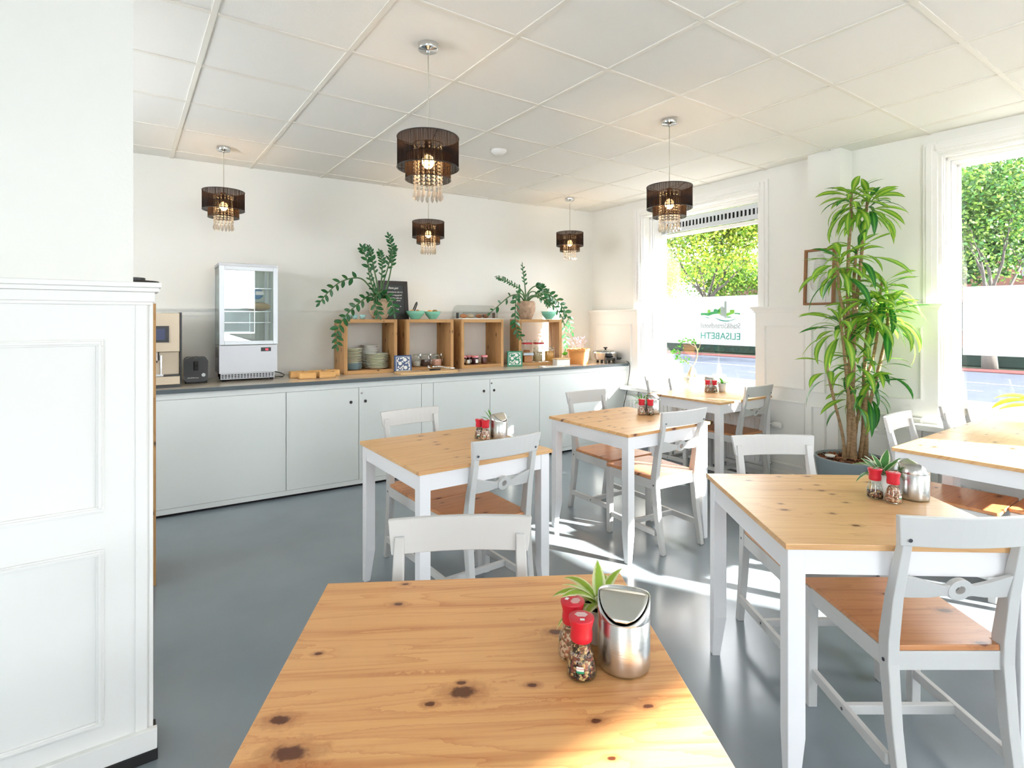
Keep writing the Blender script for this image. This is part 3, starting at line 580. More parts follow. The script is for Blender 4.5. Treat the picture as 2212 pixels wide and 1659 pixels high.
# ================================================================ RADIATORS, OUTLET
def radiator(label, A, B, s0, s1, valve):
    loc, rz, ln = line_frame(A, B); c, s_ = math.cos(rz), math.sin(rz)
    p = (A[0] + s0 * c, A[1] + s0 * s_, 0); t = thing('radiator', label, 'radiator', p, rz); ln = s1 - s0
    mb = MB().mat(M['paint']).box(0, -.098, .12, ln, -.088, .56).box(0, -.06, .12, ln, -.05, .56)
    mb.box(0, -.098, .545, ln, -.05, .56)
    n = int(ln / .05)
    for i in range(n): x = (i + .5) * ln / n; mb.prism(rounded(x - .015, .15, x + .015, .53, .012, 3), -.106, -.095, Matrix(((1, 0, 0, 0), (0, 0, 1, 0), (0, 1, 0, 0), (0, 0, 0, 1))))
    mb.build('panel', t, bevel=.003)
    for x in (.12, ln - .12): MB().mat(M['paint']).box(x - .02, -.05, .14, x + .02, -.02, .5).build('bracket', t)
    if valve:
        v = MB().mat(M['chrome']).tube([(ln, -.09, .50), (ln + .05, -.09, .50)], .011, 10).mat(M['whitep'])
        v.lathe([(0, 0), (.018, 0), (.026, .02), (.027, .06), (.022, .075), (0, .077)], 20, Matrix.Translation((ln + .05, -.09, .50)) @ Matrix.Rotation(R(90), 4, 'Y')); v.build('thermostat_valve', t)
        MB().mat(M['paint']).tube([(ln + .015, -.09, .0), (ln + .015, -.09, .50)], .009, 10).build('pipe', t)
        MB().mat(M['chrome']).tube([(ln, -.09, .16), (ln + .04, -.09, .16)], .012, 10).build('pipe_valve', t)
    return t
radiator('white ribbed radiator below the lettered window', W1a, W1b, S1(4.42), S1(2.66), True)
radiator('white ribbed radiator below the window with the yellow leaf plant', W2a, W2b, S2(1.36), S2(.12), False)
t = thing('wall_socket', 'double white wall socket beside the large potted plant', 'socket', (4.706, 1.80, .54), R(-86.5))
MB().mat(M['whitep']).box(-.08, -.012, 0, .08, .0, .08).build('cover_plate', t, bevel=.004)
for x in (-.04, .04): MB().mat(M['whitep']).lathe([(.022, 0), (.022, .008), (.018, .009), (.018, .002), (0, .002)], 20, Matrix.Translation((x, -.012, .04)) @ Matrix.Rotation(R(90), 4, 'X')).build('socket_ring', t)
t = thing('power_plug', 'white plug and cord in the socket by the large potted plant', 'plug', (4.706, 1.80, .54), R(-86.5))
MB().mat(M['whitep']).cyl(0, 0, 0, .03, .018, 18, Matrix.Translation((.04, -.013, .04)) @ Matrix.Rotation(R(90), 4, 'X')).build('plug_body', t)
MB().mat(M['whitep']).tube([(.04, -.04, .035), (.04, -.05, -.02), (.03, -.035, -.2), (.02, -.03, -.38), (0, -.04, -.5), (-.1, -.05, -.53)], .0035, 6).build('cord', t)

# ================================================================ COUNTER
CA = R(-2.617)
base = thing('counter_cabinet', 'long white painted cabinet counter along the back wall', 'counter', (.19, 4.62, 0), CA)
dep = lambda x: .72 - .0208 * x
mb = MB().mat(M['counter']).prism([(-1.6, .02), (4.575, .02), (4.575, dep(4.575)), (-1.6, dep(-1.6))], .02, .88)
mb.build('carcass', base)
MB().mat(M['blackmatt']).prism([(-1.6, .03), (4.575, .03), (4.575, dep(4.575)), (-1.6, dep(-1.6))], 0, .021).build('plinth', base)
g = .0025
MB().mat(M['counter']).box(-1.6, 0, .835, 4.575, .02, .88).build('top_rail', base)
MB().mat(M['counter']).box(-1.6, 0, .021, 4.575, .02, .058).build('bottom_rail', base)
for x0, x1 in ((-1.6, .858), (2.003, 2.12), (3.303, 4.575)): MB().mat(M['counter']).box(x0 + g, 0, .058 + g, x1 - g, .02, .835 - g).build('front_panel', base)
RY = Matrix.Rotation(R(90), 4, 'X')
def cdoor(x0, x1, hx, hz, lock=None):
    d = MB().mat(M['counter']).box(x0 + g, -.001, .058 + g, x1 - g, .02, .835 - g).build('door', base)
    MB().mat(M['black']).lathe([(.013, 0), (.013, .0015), (.0105, .0015), (.0105, .0005), (0, .0005)], 20, Matrix.Translation((hx, -.001, hz)) @ RY).build('finger_hole', d)
    if lock: MB().mat(M['chrome']).cyl(0, 0, 0, .004, .008, 16, Matrix.Translation((lock, -.001, hz + .07)) @ RY).build('lock', d)
cdoor(.858, 1.436, 1.369, .715); cdoor(1.436, 2.003, 1.491, .715, 1.459)
cdoor(2.12, 2.715, 2.648, .72); cdoor(2.715, 3.303, 2.762, .72, 2.732)
wt = MB(); wt.mat(M['slate']); k0 = [(-1.6, -.02), (4.575, -.02), (4.575, dep(4.575)), (-1.6, dep(-1.6))]; wt.prism(k0, 0, .03); wt.mat(M['topstone'])
wt.mi[1] = 1
tag(wt.build('worktop', None, (.19, 4.62, .88), CA, bevel=.001), 'polished beige worktop with dark slate edge on the white cabinets', 'worktop')
ZC = .9105

# ---------------- appliances
t = thing('coffee_machine', 'champagne grey coffee machine with touch screen at left counter end', 'coffee machine', (.346, 4.73, ZC), R(-1))
cm = pm('champagne_metal', srgb(186, 172, 152), .4, .5)
MB().mat(cm).box(-.36, .012, .26, -.006, .42, .545).box(-.36, .06, .09, -.006, .42, .26).build('body', t, bevel=.004)
MB().mat(M['black']).box(-.006, .006, .01, .006, .42, .55).box(-.372, .006, .01, -.36, .42, .55).build('side_panel', t, bevel=.003)
MB().mat(cm).box(-.36, .0, .02, -.006, .40, .082).build('drip_tray', t, bevel=.004)
MB().mat(M['black']).box(-.362, -.002, .0, -.004, .40, .02).box(-.36, .002, .082, -.006, .38, .092).build('base', t)
sc_ = MB().mat(M['black']).box(-.27, .004, .33, -.075, .013, .45).build('screen', t)
MB().mat(emis('screen_glow', srgb(52, 58, 84), .35)).box(-.25, .003, .348, -.098, .0045, .43).mat(emis('screen_icon', srgb(150, 120, 250), 1.4)).box(-.215, .002, .395, -.160, .003, .406).box(-.200, .002, .388, -.172, .003, .395).box(-.190, .002, .358, -.183, .003, .378).box(-.24, .002, .418, -.17, .003, .422).build('display', sc_)
MB().mat(M['chrome']).cyl(-.185, .04, .20, .262, .058).cyl(-.185, .035, .185, .20, .045).build('spout', t)
MB().mat(M['chrome']).box(-.128, .02, .07, -.118, .03, .235).box(-.25, .0, .085, -.11, .03, .10).build('milk_pipe', t)
t = thing('toaster', 'black and chrome toaster seen from its end beside the display fridge', 'toaster', (.462, 4.93, ZC), R(-4))
sp_ = [(x, z) for x, z in rounded(-.082, .012, .082, .195, .03)]
YZ = Matrix(((1, 0, 0, 0), (0, 0, 1, 0), (0, 1, 0, 0), (0, 0, 0, 1)))
MB().mat(M['black']).prism(sp_, .0, .012, YZ).build('end_cap', t); MB().mat(M['black']).prism(sp_, .24, .255, YZ).build('end_cap', t)
MB().mat(pm('dark_chrome', srgb(90, 94, 100), .18, .9)).prism([(x * .97, .012 + (z - .012) * .985) for x, z in sp_], .012, .24, YZ).build('body', t)
MB().mat(M['black']).box(-.045, .03, .1925, -.012, .22, .1965).box(.012, .03, .1925, .045, .22, .1965).build('slot', t)
MB().mat(M['blackmatt']).box(-.016, -.02, .1, .016, .0, .17).box(-.014, -.03, .14, .014, -.02, .165).build('lever', t, bevel=.002)
MB().mat(M['chrome']).cyl(0, 0, 0, .012, .014, 20, Matrix.Translation((.05, 0, .065)) @ RY).build('dial', t)
MB().mat(M['blackmatt']).box(-.075, .01, 0, .075, .245, .013).build('foot', t)
text('lettering', 'GOURMETmaxx', .011, M['chalk'], t, Matrix.Translation((-.02, -.0012, .04)) @ TX)

fridge = t = thing('display_fridge', 'tall glass fronted stainless display fridge on the counter', 'fridge', (.618, 4.908, ZC), R(-2.0))
FW, FD = .432, .335
MB().mat(M['steelv']).box(0, 0, .065, FW, FD, .29).build('compressor_housing', t, bevel=.002)
gr = MB().mat(M['steelv']).box(.012, .01, .018, FW - .02, .02, .024).box(.012, .01, .056, FW - .02, .02, .064)
for z in (.031, .0435):
    gr.box(.012, .01, z, FW - .02, .02, z + .004)
for i in range(18): x = .012 + i * (FW - .04) / 17; gr.box(x, .01, .02, x + .006, .02, .06)
gr.mat(M['blackmatt']).box(.02, .03, .018, FW - .02, FD - .02, .064).build('base_grille', t)
for x, y in ((.04, .04), (FW - .04, .04), (.04, FD - .04), (FW - .04, FD - .04)): MB().mat(M['blackmatt']).cyl(x, y, 0, .018, .014, 12).build('foot', t)
MB().mat(M['steelv']).box(-.004, -.006, .925, FW + .004, FD, .950).build('top_cover', t, bevel=.002)
d = MB().mat(M['alu']).box(0, -.022, .295, .036, 0, .925).box(FW - .036, -.022, .295, FW, 0, .925).box(.036, -.022, .295, FW - .036, 0, .325).box(.036, -.022, .893, FW - .036, 0, .925).build('door', t, bevel=.002)
FG = glassmat('fridge_glass', (.93, .96, .96, 1), extra=.07)
MB().mat(FG).box(.036, -.014, .325, FW - .036, -.010, .893).build('door_glass', d)
for x, y in ((0, .005), (FW - .012, .005), (0, FD - .015), (FW - .012, FD - .015)): MB().mat(M['steelv']).box(x, y, .29, x + .012, y + .015, .925).build('corner_post', t)
sg = glassmat('fridge_side_glass', (.85, .92, .9, 1), extra=.06)
for q in ((.002, .02, .295, .006, FD - .015, .92), (FW - .006, .02, .295, FW - .002, FD - .015, .92), (.012, FD - .008, .295, FW - .012, FD - .004, .92)): MB().mat(sg).box(*q).build('side_glass', t)
for x in (.03, FW - .05): MB().mat(M['alu']).box(x, FD - .03, .3, x + .018, FD - .012, .91).build('shelf_rail', t)
for z in (.47, .56, .75): MB().mat(M['chrome']).box(.02, .03, z, FW - .02, FD - .03, z + .006).build('shelf', t)
MB().mat(M['whitep']).box(.012, .02, .29, FW - .012, FD - .02, .30).build('floor_pan', t)
vt = MB().mat(M['blackmatt'])
for i in range(9): vt.box(-.001, .06, .19 + i * .0095, .0, .28, .1935 + i * .0095)
vt.build('side_vent', t)
pn = MB().mat(M['black']).box(.305, -.002, .236, .382, 0, .268).build('thermometer_panel', t)
text('digits', '00', .022, emis('red_digits', (1, .05, .08, 1), 3.0), pn, Matrix.Translation((.35, -.003, .2435)) @ TX)
tub = MB().mat(pm('blue_tub', srgb(40, 140, 200), .4)).lathe([(0, 0), (.040, 0), (.046, .01), (.046, .07), (.042, .08), (0, .08)], 28, Matrix.Translation((.30, .10, .61 + .0)) @ Matrix.Rotation(R(-78), 4, 'X') @ Matrix.Rotation(R(0), 4, 'Z')); tubo = tub.mat(M['chalk']).box(.27, .018, .60, .33, .02, .63).build('tub')
tubo.location = (.618, 4.905, ZC + .1)
tag(tubo, 'blue tub with white label inside the display fridge', 'tub')
tag(MB().mat(pm('golden_loaf', srgb(176, 146, 84), .8)).sphere((0, 0, .03), .1, 16, 10, (1, .6, .38)).build('bread_loaf', None, (.93, 5.05, ZC + .576), 0), 'golden loaf on the fridge middle shelf', 'bread')
b_ = thing('milk_bottle', 'small clear bottle with green cap on the fridge top shelf', 'bottle', (.72, 5.0, ZC + .757))
MB().mat(M['jar']).lathe([(0, 0), (.022, 0), (.024, .005), (.024, .045), (.010, .075), (.010, .09)], 20).build('bottle_glass', b_)
MB().mat(pm('green_cap', srgb(40, 90, 60), .4)).cyl(0, 0, .088, .1, .012, 16).build('cap', b_)
# cord loop behind the fridge
MB().mat(M['black']).tube([(.44, .15, .05), (.47, .08, .045), (.495, .03, .03), (.48, .05, .012), (.45, .2, .006)], .004, 6).build('power_cord', fridge)

# bamboo organiser boxes with cutlery
cut = pm('cutlery_metal', srgb(120, 122, 124), .35, .9)
spots = [(1.265, 4.80, .135, .10, 'front left'), (1.425, 4.79, .135, .10, 'front right'), (1.225, 4.94, .13, .11, 'back left'), (1.375, 4.935, .13, .11, 'back middle'), (1.515, 4.925, .11, .11, 'back right')]
for i, (x, y, w_, d_, nm) in enumerate(spots):
    t = thing('bamboo_box', '%s rounded bamboo box of cutlery and packets beside the fridge' % nm, 'box', (x, y, ZC), R(-2.6), 'bamboo cutlery boxes')
    o_ = rounded(-w_ / 2, -d_ / 2, w_ / 2, d_ / 2, .018); i_ = rounded(-w_ / 2 + .008, -d_ / 2 + .008, w_ / 2 - .008, d_ / 2 - .008, .011); n = len(o_)
    b = MB().mat(M['bamboo']); b.prism(o_, 0, .006)
    k = b.add([(p[0], p[1], .0) for p in o_] + [(p[0], p[1], .052) for p in o_] + [(p[0], p[1], .052) for p in i_] + [(p[0], p[1], .006) for p in i_])
    for j in range(n):
        q = (j + 1) % n
        for a in range(3): b.face([k + a * n + j, k + a * n + q, k + (a + 1) * n + q, k + (a + 1) * n + j], a == 0)
    b.build('tray', t)
    c = MB().mat(cut if i % 2 else M['chalk'])
    for j in range(9): c.box(-.045, -.003, -.002, .04, .003, .002, Matrix.Translation((random.uniform(-.01, .01), -.03 + j * .0075, .03 + random.uniform(-.008, .01))) @ Matrix.Rotation(random.uniform(-.3, .3), 4, 'Z') @ Matrix.Rotation(random.uniform(-.12, .12), 4, 'Y'))
    o = c.build('contents', t); o['label'] = 'small cutlery and packets lying in the box'

# wooden crates: on the counter and stacked behind the partition
def crate_mesh(t, S=.5, D=.33, th=.032):
    for x0, x1 in ((0, th), (S - th, S)):
        c = MB().mat(M['crate'])
        for a, b_ in ((0, .125), (.127, .232), (.234, D)): c.box(x0, a, 0, x1, b_, S)
        c.build('side_board', t, bevel=.0015)
    for z0, z1, n_ in ((0, th, 'bottom_board'), (S - th, S, 'top_board')): MB().mat(M['crateh']).box(th, 0, z0, S - th, D, z1).build(n_, t, bevel=.0015)
crate_pos = [(1.619, 4.921, -2.8, 'wooden crate holding the plate stacks, leftmost on the counter'), (2.209, 4.891, -2.8, 'wooden crate holding clip jars with spoons'), (2.797, 4.863, -2.8, 'wooden crate holding jam jars with gingham lids'), (3.489, 4.829, -18, 'wooden crate holding cereal jars, rightmost on the counter')]
cr0 = None
for x, y, a, lb in crate_pos:
    if cr0 is None:
        cr0 = thing('wooden_crate', lb, 'crate', (x, y, ZC), R(a), 'open wooden crates on the counter'); crate_mesh(cr0)
    else: dup(cr0, (x, y, ZC), R(a), lb)
for i in range(3):
    dup(cr0, (-.36, 3.468, i * .496), 0, 'wooden crate behind the white partition, %s of three' % ('bottom', 'middle', 'top')[i], 'crates stacked behind the partition')
def CR(i, lx, ly):
    x, y, a, _ = crate_pos[i]; a = R(a); return (x + lx * math.cos(a) - ly * math.sin(a), y + lx * math.sin(a) + ly * math.cos(a))
t = thing('bread_bin', 'dark brown bowl with flat black lid on the stacked crates', 'bowl', (.047, 3.60, 1.489))
MB().mat(pm('dark_brown', srgb(60, 36, 34), .5)).lathe([(0, 0), (.055, 0), (.075, .05), (.1, .1), (.112, .118), (.108, .12), (.1, .112)], 36).build('bowl', t)
MB().mat(M['black']).lathe([(0, .118), (.114, .118), (.112, .125), (.05, .130), (0, .130)], 36).cyl(.0, 0, .13, .143, .05, 28).build('lid', t)

# crockery
ZB = ZC + .0325; ZT = ZC + .5005
ORD = ['bottom', 'second', 'third', 'fourth', 'fifth', 'sixth', 'seventh', 'eighth', 'ninth', 'tenth', 'eleventh', 'twelfth', 'thirteenth', 'fourteenth', 'fifteenth', 'sixteenth']
def stack(proto, n, x, y, z, dz, lab, group, rot=0):
    for i in range(n):
        p = ORD[i] + ('' if i == 0 else ' up'); p = 'topmost' if i == n - 1 else p
        o = proto if i == 0 else dup(proto, (x, y, z + i * dz), random.uniform(0, 6), None)
        o.location = (x + random.uniform(-.002, .002), y + random.uniform(-.002, .002), z + i * dz); o['label'] = lab % p; o['group'] = group
cream = pm('cream_stoneware', srgb(236, 230, 206), .35); blueg = pm('blue_grey_stoneware', srgb(150, 174, 184), .35); inn = pm('pale_mint_glaze', srgb(190, 214, 200), .25)
def plate(name, r, m, h=.016):
    o = MB().mat(m).lathe([(0, 0), (r * .55, 0), (r * .6, .003), (r * .97, h - .002), (r, h), (r * .98, h + .0015)], 36).mat(inn).lathe([(r * .98, h + .0015), (r * .62, .006), (0, .005)], 36).build(name)
    return tag(o, 'x', 'plate')
x, y = CR(0, .118, .13)
stack(plate('small_plate', .082, blueg, .012), 7, x, y, ZB, .0085, 'blue grey small plate, %s in the narrow plate stack', 'blue grey plates in the left crate')
stack(plate('small_plate', .082, cream, .014), 9, x, y, ZB + 7 * .0085, .0155, 'cream side plate, %s in the narrow plate stack', 'cream side plates in the left crate')
x, y = CR(0, .345, .135)
stack(plate('dinner_plate', .112, cream), 10, x, y, ZB, .0142, 'cream dinner plate, %s in the wide plate stack', 'cream dinner plates in the left crate')
bo = tag(MB().mat(M['white']).lathe([(0, 0), (.035, 0), (.04, .004), (.078, .05), (.081, .055), (.077, .055), (.038, .008), (0, .006)], 36).build('cereal_bowl'), 'x', 'bowl')
x, y = CR(0, .33, .236); bo.location = (x, y, ZB)
stack(bo, 8, x - .02, y + .005, ZB, .0235, 'white cereal bowl, %s in the bowl stack behind the wide plates', 'white bowls in the left crate')
cupm = MB().mat(M['cup']).lathe([(0, 0), (.013, 0), (.026, .018), (.028, .042), (.0255, .042), (.023, .018), (0, .006)], 28)
for i, (lx, ly, nm) in enumerate([(.045, .05, 'first from the left in the front row'), (.115, .05, 'second from the left in the front row'), (.185, .05, 'third from the left in the front row'), (.008 + .03, .135, 'leftmost in the back row'), (.09, .13, 'rightmost in the back row')]):
    x, y = CR(0, lx, ly)
    o = cupm.build('egg_cup') if i == 0 else o.copy()
    if i: COL.objects.link(o)
    o.location = (x, y, ZT); tag(o, 'pale blue egg cup on the left crate, ' + nm, 'cup', 'egg cups on the left crate')
def bowl(x, y, r, h, m, label, name='bowl'):
    return tag(MB().mat(m).lathe([(0, 0), (r * .42, 0), (r * .45, .006), (r * .85, h * .55), (r, h), (r * .95, h), (r * .8, h * .55), (r * .4, .012), (0, .01)], 40).build(name, None, (x, y, ZT)), label, 'bowl')
x, y = CR(1, .145, .13); bowl(x, y, .094, .082, M['mint'], 'large mint green bowl with tongs on the second crate')
fx, fy = x, y
for i, (dx, dy, c, nm, lb) in enumerate([(-.03, .0, srgb(214, 150, 100), 'egg', 'light brown egg at the left in the mint bowl with tongs'), (.03, .012, srgb(206, 140, 92), 'egg', 'light brown egg at the right in the mint bowl with tongs')]):
    tag(MB().mat(pm('eggshell', c, .6)).sphere((0, 0, 0), .024, 16, 10, (1, 1, 1.25)).build(nm, None, (x + dx, y + dy, ZT + .066)), lb, 'egg', 'eggs in the bowl with tongs')
T_ = thing('serving_tongs', 'black tongs leaning in the large mint bowl', 'tongs', (x, y, ZT + .05), R(20))
for s_ in (-1, 1): MB().mat(M['black']).tube([(-.05, s_ * .004, 0), (-.02, s_ * .012, .04), (.012, s_ * .01, .1), (.02, 0, .12)], .006, 8).build('arm', T_)
x, y = CR(1, .325, .12); bowl(x, y, .081, .078, M['mint'], 'smaller mint green bowl of fruit on the second crate')
for dx, dy, r_, c, lb in [(-.03, .0, .03, srgb(226, 150, 70), 'orange at the left in the smaller mint bowl'), (.03, .01, .034, srgb(150, 120, 60), 'brownish apple standing highest in the smaller mint bowl')]:
    tag(MB().mat(pm('fruit_skin', c, .45)).sphere((0, 0, 0), r_, 18, 12, (1, 1, .92)).build('fruit', None, (x + dx, y + dy, ZT + .066)), lb, 'fruit')
x, y = CR(3, .385, .10); bowl(x, y, .088, .088, M['mint'], 'mint green bowl beside the stone pot on the right crate')

# chalkboard on the crates
t = thing('chalkboard', 'black framed chalkboard with white handwriting leaning behind the potted plant', 'chalkboard', (2.19, 5.125, ZT), R(-3))
T_ = Matrix.Rotation(R(-7), 4, 'X')
fm = pm('black_wood_frame', srgb(36, 36, 38), .5)
f = MB().mat(fm); fw, fh, fb = .15, .385, .042
f.box(-fw, 0, 0, fw, .018, fb, T_).box(-fw, 0, fh - fb, fw, .018, fh, T_).box(-fw, 0, fb, -fw + fb, .018, fh - fb, T_).box(fw - fb, 0, fb, fw, .018, fh - fb, T_).build('frame', t, bevel=.002)
s_ = MB().mat(pm('slate_board', srgb(48, 56, 60), .6)).box(-fw + fb, .006, fb, fw - fb, .012, fh - fb, T_).build('slate', t)
for i, (ln, z, sz) in enumerate([('Beste gast', .305, .03), ('Om te voorkomen dat er te', .268, .0195), ('veel voedsel weg gegooid', .237, .0195), ('moet worden, vullen wij', .208, .0195), ('tijdens het ontbijt aan.', .184, .0195), ('Is er iets op? Geef ons', .125, .0195), ('dan een seintje', .095, .0195)]):
    text('handwriting', ln, sz, M['chalk'], s_, T_ @ Matrix.Translation((0, .0052, z)) @ TX, ext=.0003, shear=.35, spacing=.86)

# acrylic display with buns
x, y = CR(2, .01, .05)
t = thing('pastry_display', 'clear roll top display case with black knobs on the third crate', 'display case', (x + .03, y, ZT), R(-3))
w_ = .42; arc = [(.0, 0), (.0, .05)] + [(.125 - .125 * math.cos(R(a)), .05 + .10 * math.sin(R(a))) for a in range(15, 180, 15)] + [(.25, .05), (.25, 0)]
c = MB().mat(M['acryl']); k = c.add([(0, p[0], p[1]) for p in arc] + [(w_, p[0], p[1]) for p in arc]); n = len(arc)
for i in range(n - 1): c.face([k + i, k + i + 1, k + n + i + 1, k + n + i], True)
c.face([k + i for i in range(n)]); c.face([k + n + i for i in range(n)]); c.build('cover', t)
MB().mat(M['whitep']).box(-.005, -.005, 0, w_ + .005, .255, .012).build('tray', t, bevel=.002)
for x_ in (-.012, w_ + .004): MB().mat(M['black']).box(x_, .08, .01, x_ + .008, .13, .07).build('hinge', t, bevel=.003)
MB().mat(M['black']).box(.19, -.012, .03, .25, -.002, .04).build('handle', t)
for i, (dx, dy, c_, lb) in enumerate([(.06, .09, srgb(196, 130, 80), 'left'), (.15, .1, srgb(222, 208, 180), 'middle'), (.26, .1, srgb(190, 120, 70), 'right'), (.35, .12, srgb(150, 90, 56), 'rightmost')]):
    a = R(-3); tag(MB().mat(pm('crust', c_, .8)).sphere((0, 0, 0), .036, 14, 8, (1.15, .9, .6)).build('bread_roll', None, (x + .03 + dx, y + dy - .003, ZT + .034)), '%s bread roll inside the clear display case' % lb, 'bread', 'rolls in the display case')

# ---------------- ZZ plants
def smooth_path(pts, n=14):
    P = [Vector(p) for p in pts]; out = []
    Q = [P[0] * 2 - P[1]] + P + [P[-1] * 2 - P[-2]]
    for i in range(1, len(Q) - 2):
        for j in range(n):
            t = j / n; a, b, c, d = Q[i - 1], Q[i], Q[i + 1], Q[i + 2]
            out.append(.5 * ((2 * b) + (-a + c) * t + (2 * a - 5 * b + 4 * c - d) * t * t + (-a + 3 * b - 3 * c + d) * t * t * t))
    out.append(P[-1]); return out
def zz(name, label, loc, pot_r, pot_h, stems, seed, prof=None, potm='stone'):
    rnd = random.Random(seed); t = thing(name, label, 'potted plant', loc)
    MB().mat(M[potm]).lathe([(pot_r * a_, pot_h * b_) for a_, b_ in prof] if prof else [(0, 0), (pot_r * .55, 0), (pot_r * .62, .006), (pot_r * .95, pot_h * .42), (pot_r, pot_h * .62), (pot_r * .97, pot_h * .9), (pot_r * .86, pot_h), (pot_r * .78, pot_h * .985), (pot_r * .78, pot_h * .85)], 40).mat(M['soil']).lathe([(pot_r * .8, pot_h * .88), (0, pot_h * .9)], 40).build('pot', t)
    for pts, frac, lsz, cnt in stems:
        P = smooth_path([(rnd.uniform(-.02, .02), rnd.uniform(-.02, .02), pot_h * .88)] + list(pts)); n = len(P)
        st = MB().mat(M['stem']).tube(P, .006, 7, [.0075 * (1 - .65 * i / n) + .0012 for i in range(n)]).build('stem', t)
        lf = MB().mat(M['zz'])
        for k in range(cnt):
            u = frac + (1 - frac) * k / (cnt - 1) if cnt > 1 else 1; i = min(n - 2, int(u * (n - 1))); d = (P[i + 1] - P[i]).normalized()
            side = d.cross(Vector((.1, .95, .15))).normalized(); s_ = 1 if k % 2 else -1
            if k == cnt - 1: dr = d
            else: dr = (d * .62 + side * s_ * .8 + Vector((0, rnd.uniform(-.35, .05), rnd.uniform(-.1, .15)))).normalized()
            sz = lsz * rnd.uniform(.8, 1.1) * (1 - .35 * max(0, u - .75) / .25)
            lf.blade(P[i], dr, Vector((rnd.uniform(-.4, .4), -1, rnd.uniform(.1, .7))), sz, sz * .5, 4, rnd.uniform(-.1, .2))
        lf.build('leaves', st)
    return t
bx, by = 1.985, 5.0                                    # first pot: local x = world x - bx, z above the crate
f1 = lambda X, Z, y=0: (X - bx, y, Z - ZT)
zz('zz_plant', 'glossy leaved plant with long arching stems in round stone pot on leftmost crate', (bx, by, ZT), .098, .195, [
    ([f1(1.90, 1.70), f1(1.78, 1.79, -.03), f1(1.60, 1.75, -.06), f1(1.47, 1.64, -.08), f1(1.40, 1.55, -.08)], .45, .07, 14),
    ([f1(1.88, 1.64, -.08), f1(1.74, 1.56, -.14), f1(1.60, 1.44, -.18), f1(1.52, 1.30, -.19), f1(1.525, 1.16, -.19)], .25, .075, 22),
    ([f1(1.93, 1.75), f1(1.88, 1.90), f1(1.84, 2.02), f1(1.81, 2.08)], .45, .075, 10),
    ([f1(1.96, 1.75), f1(1.92, 1.92), f1(1.90, 2.03), f1(1.87, 2.09)], .4, .045, 20),
    ([f1(2.00, 1.75), f1(2.01, 1.90), f1(2.00, 2.00), f1(1.98, 2.06)], .35, .05, 18),
    ([f1(2.02, 1.75), f1(2.06, 1.88), f1(2.10, 2.02), f1(2.14, 2.10)], .55, .055, 12),
    ([f1(2.05, 1.70), f1(2.10, 1.90), f1(2.11, 2.08), f1(2.07, 2.22)], .55, .06, 18),
    ([f1(1.93, 1.65, -.05), f1(1.86, 1.76, -.1), f1(1.83, 1.86, -.12)], .4, .05, 10),
    ([f1(1.93, 1.63, -.08), f1(1.88, 1.58, -.13), f1(1.90, 1.50, -.15), f1(1.92, 1.44, -.16)], .15, .075, 12),
    ([f1(2.00, 1.64, -.1), f1(2.03, 1.60, -.15), f1(2.05, 1.52, -.17), f1(2.06, 1.46, -.17)], .1, .075, 12),
    ([f1(1.98, 1.66, -.06), f1(1.94, 1.66, -.12), f1(1.88, 1.62, -.15), f1(1.82, 1.61, -.15)], .2, .07, 9)], 3, [(0, 0), (.45, 0), (.72, .08), (.95, .32), (1, .55), (.94, .8), (.8, .98), (.74, 1), (.7, .96), (.72, .85)], 'stonetan')
bx, by = 3.63, 4.89
zz('zz_plant', 'glossy leaved plant with drooping stems in brown stone pot on rightmost crate', (bx, by, ZT), .105, .2, [
    ([f1(3.62, 1.75), f1(3.60, 1.88), f1(3.58, 2.02)], .45, .05, 11),
    ([f1(3.58, 1.72), f1(3.45, 1.79), f1(3.32, 1.84), f1(3.23, 1.86)], .35, .04, 24),
    ([f1(3.67, 1.72), f1(3.73, 1.78, -.04), f1(3.80, 1.76, -.06), f1(3.90, 1.68, -.08)], .5, .06, 18),
    ([f1(3.55, 1.68, -.05), f1(3.44, 1.67, -.10), f1(3.40, 1.5, -.12), f1(3.41, 1.32, -.12), f1(3.47, 1.20, -.13)], .3, .08, 22),
    ([f1(3.52, 1.67, -.03), f1(3.38, 1.66, -.06), f1(3.22, 1.56, -.08), f1(3.10, 1.47, -.08)], .3, .07, 8),
    ([f1(3.72, 1.68, -.05), f1(3.86, 1.70, -.08), f1(4.02, 1.60, -.10), f1(4.14, 1.45, -.10), f1(4.22, 1.25, -.1)], .35, .08, 22),
    ([f1(3.70, 1.67), f1(3.82, 1.66, -.04), f1(3.96, 1.58, -.06), f1(4.08, 1.42, -.09), f1(4.13, 1.2, -.09), f1(4.12, 1.08, -.09)], .4, .07, 22),
    ([f1(3.70, 1.66, -.06), f1(3.80, 1.62, -.12), f1(3.88, 1.56, -.15)], .5, .06, 7),
    ([f1(3.69, 1.7, .02), f1(3.80, 1.72, .05), f1(3.92, 1.64, .05), f1(4.0, 1.56, .05)], .5, .06, 12)], 9)

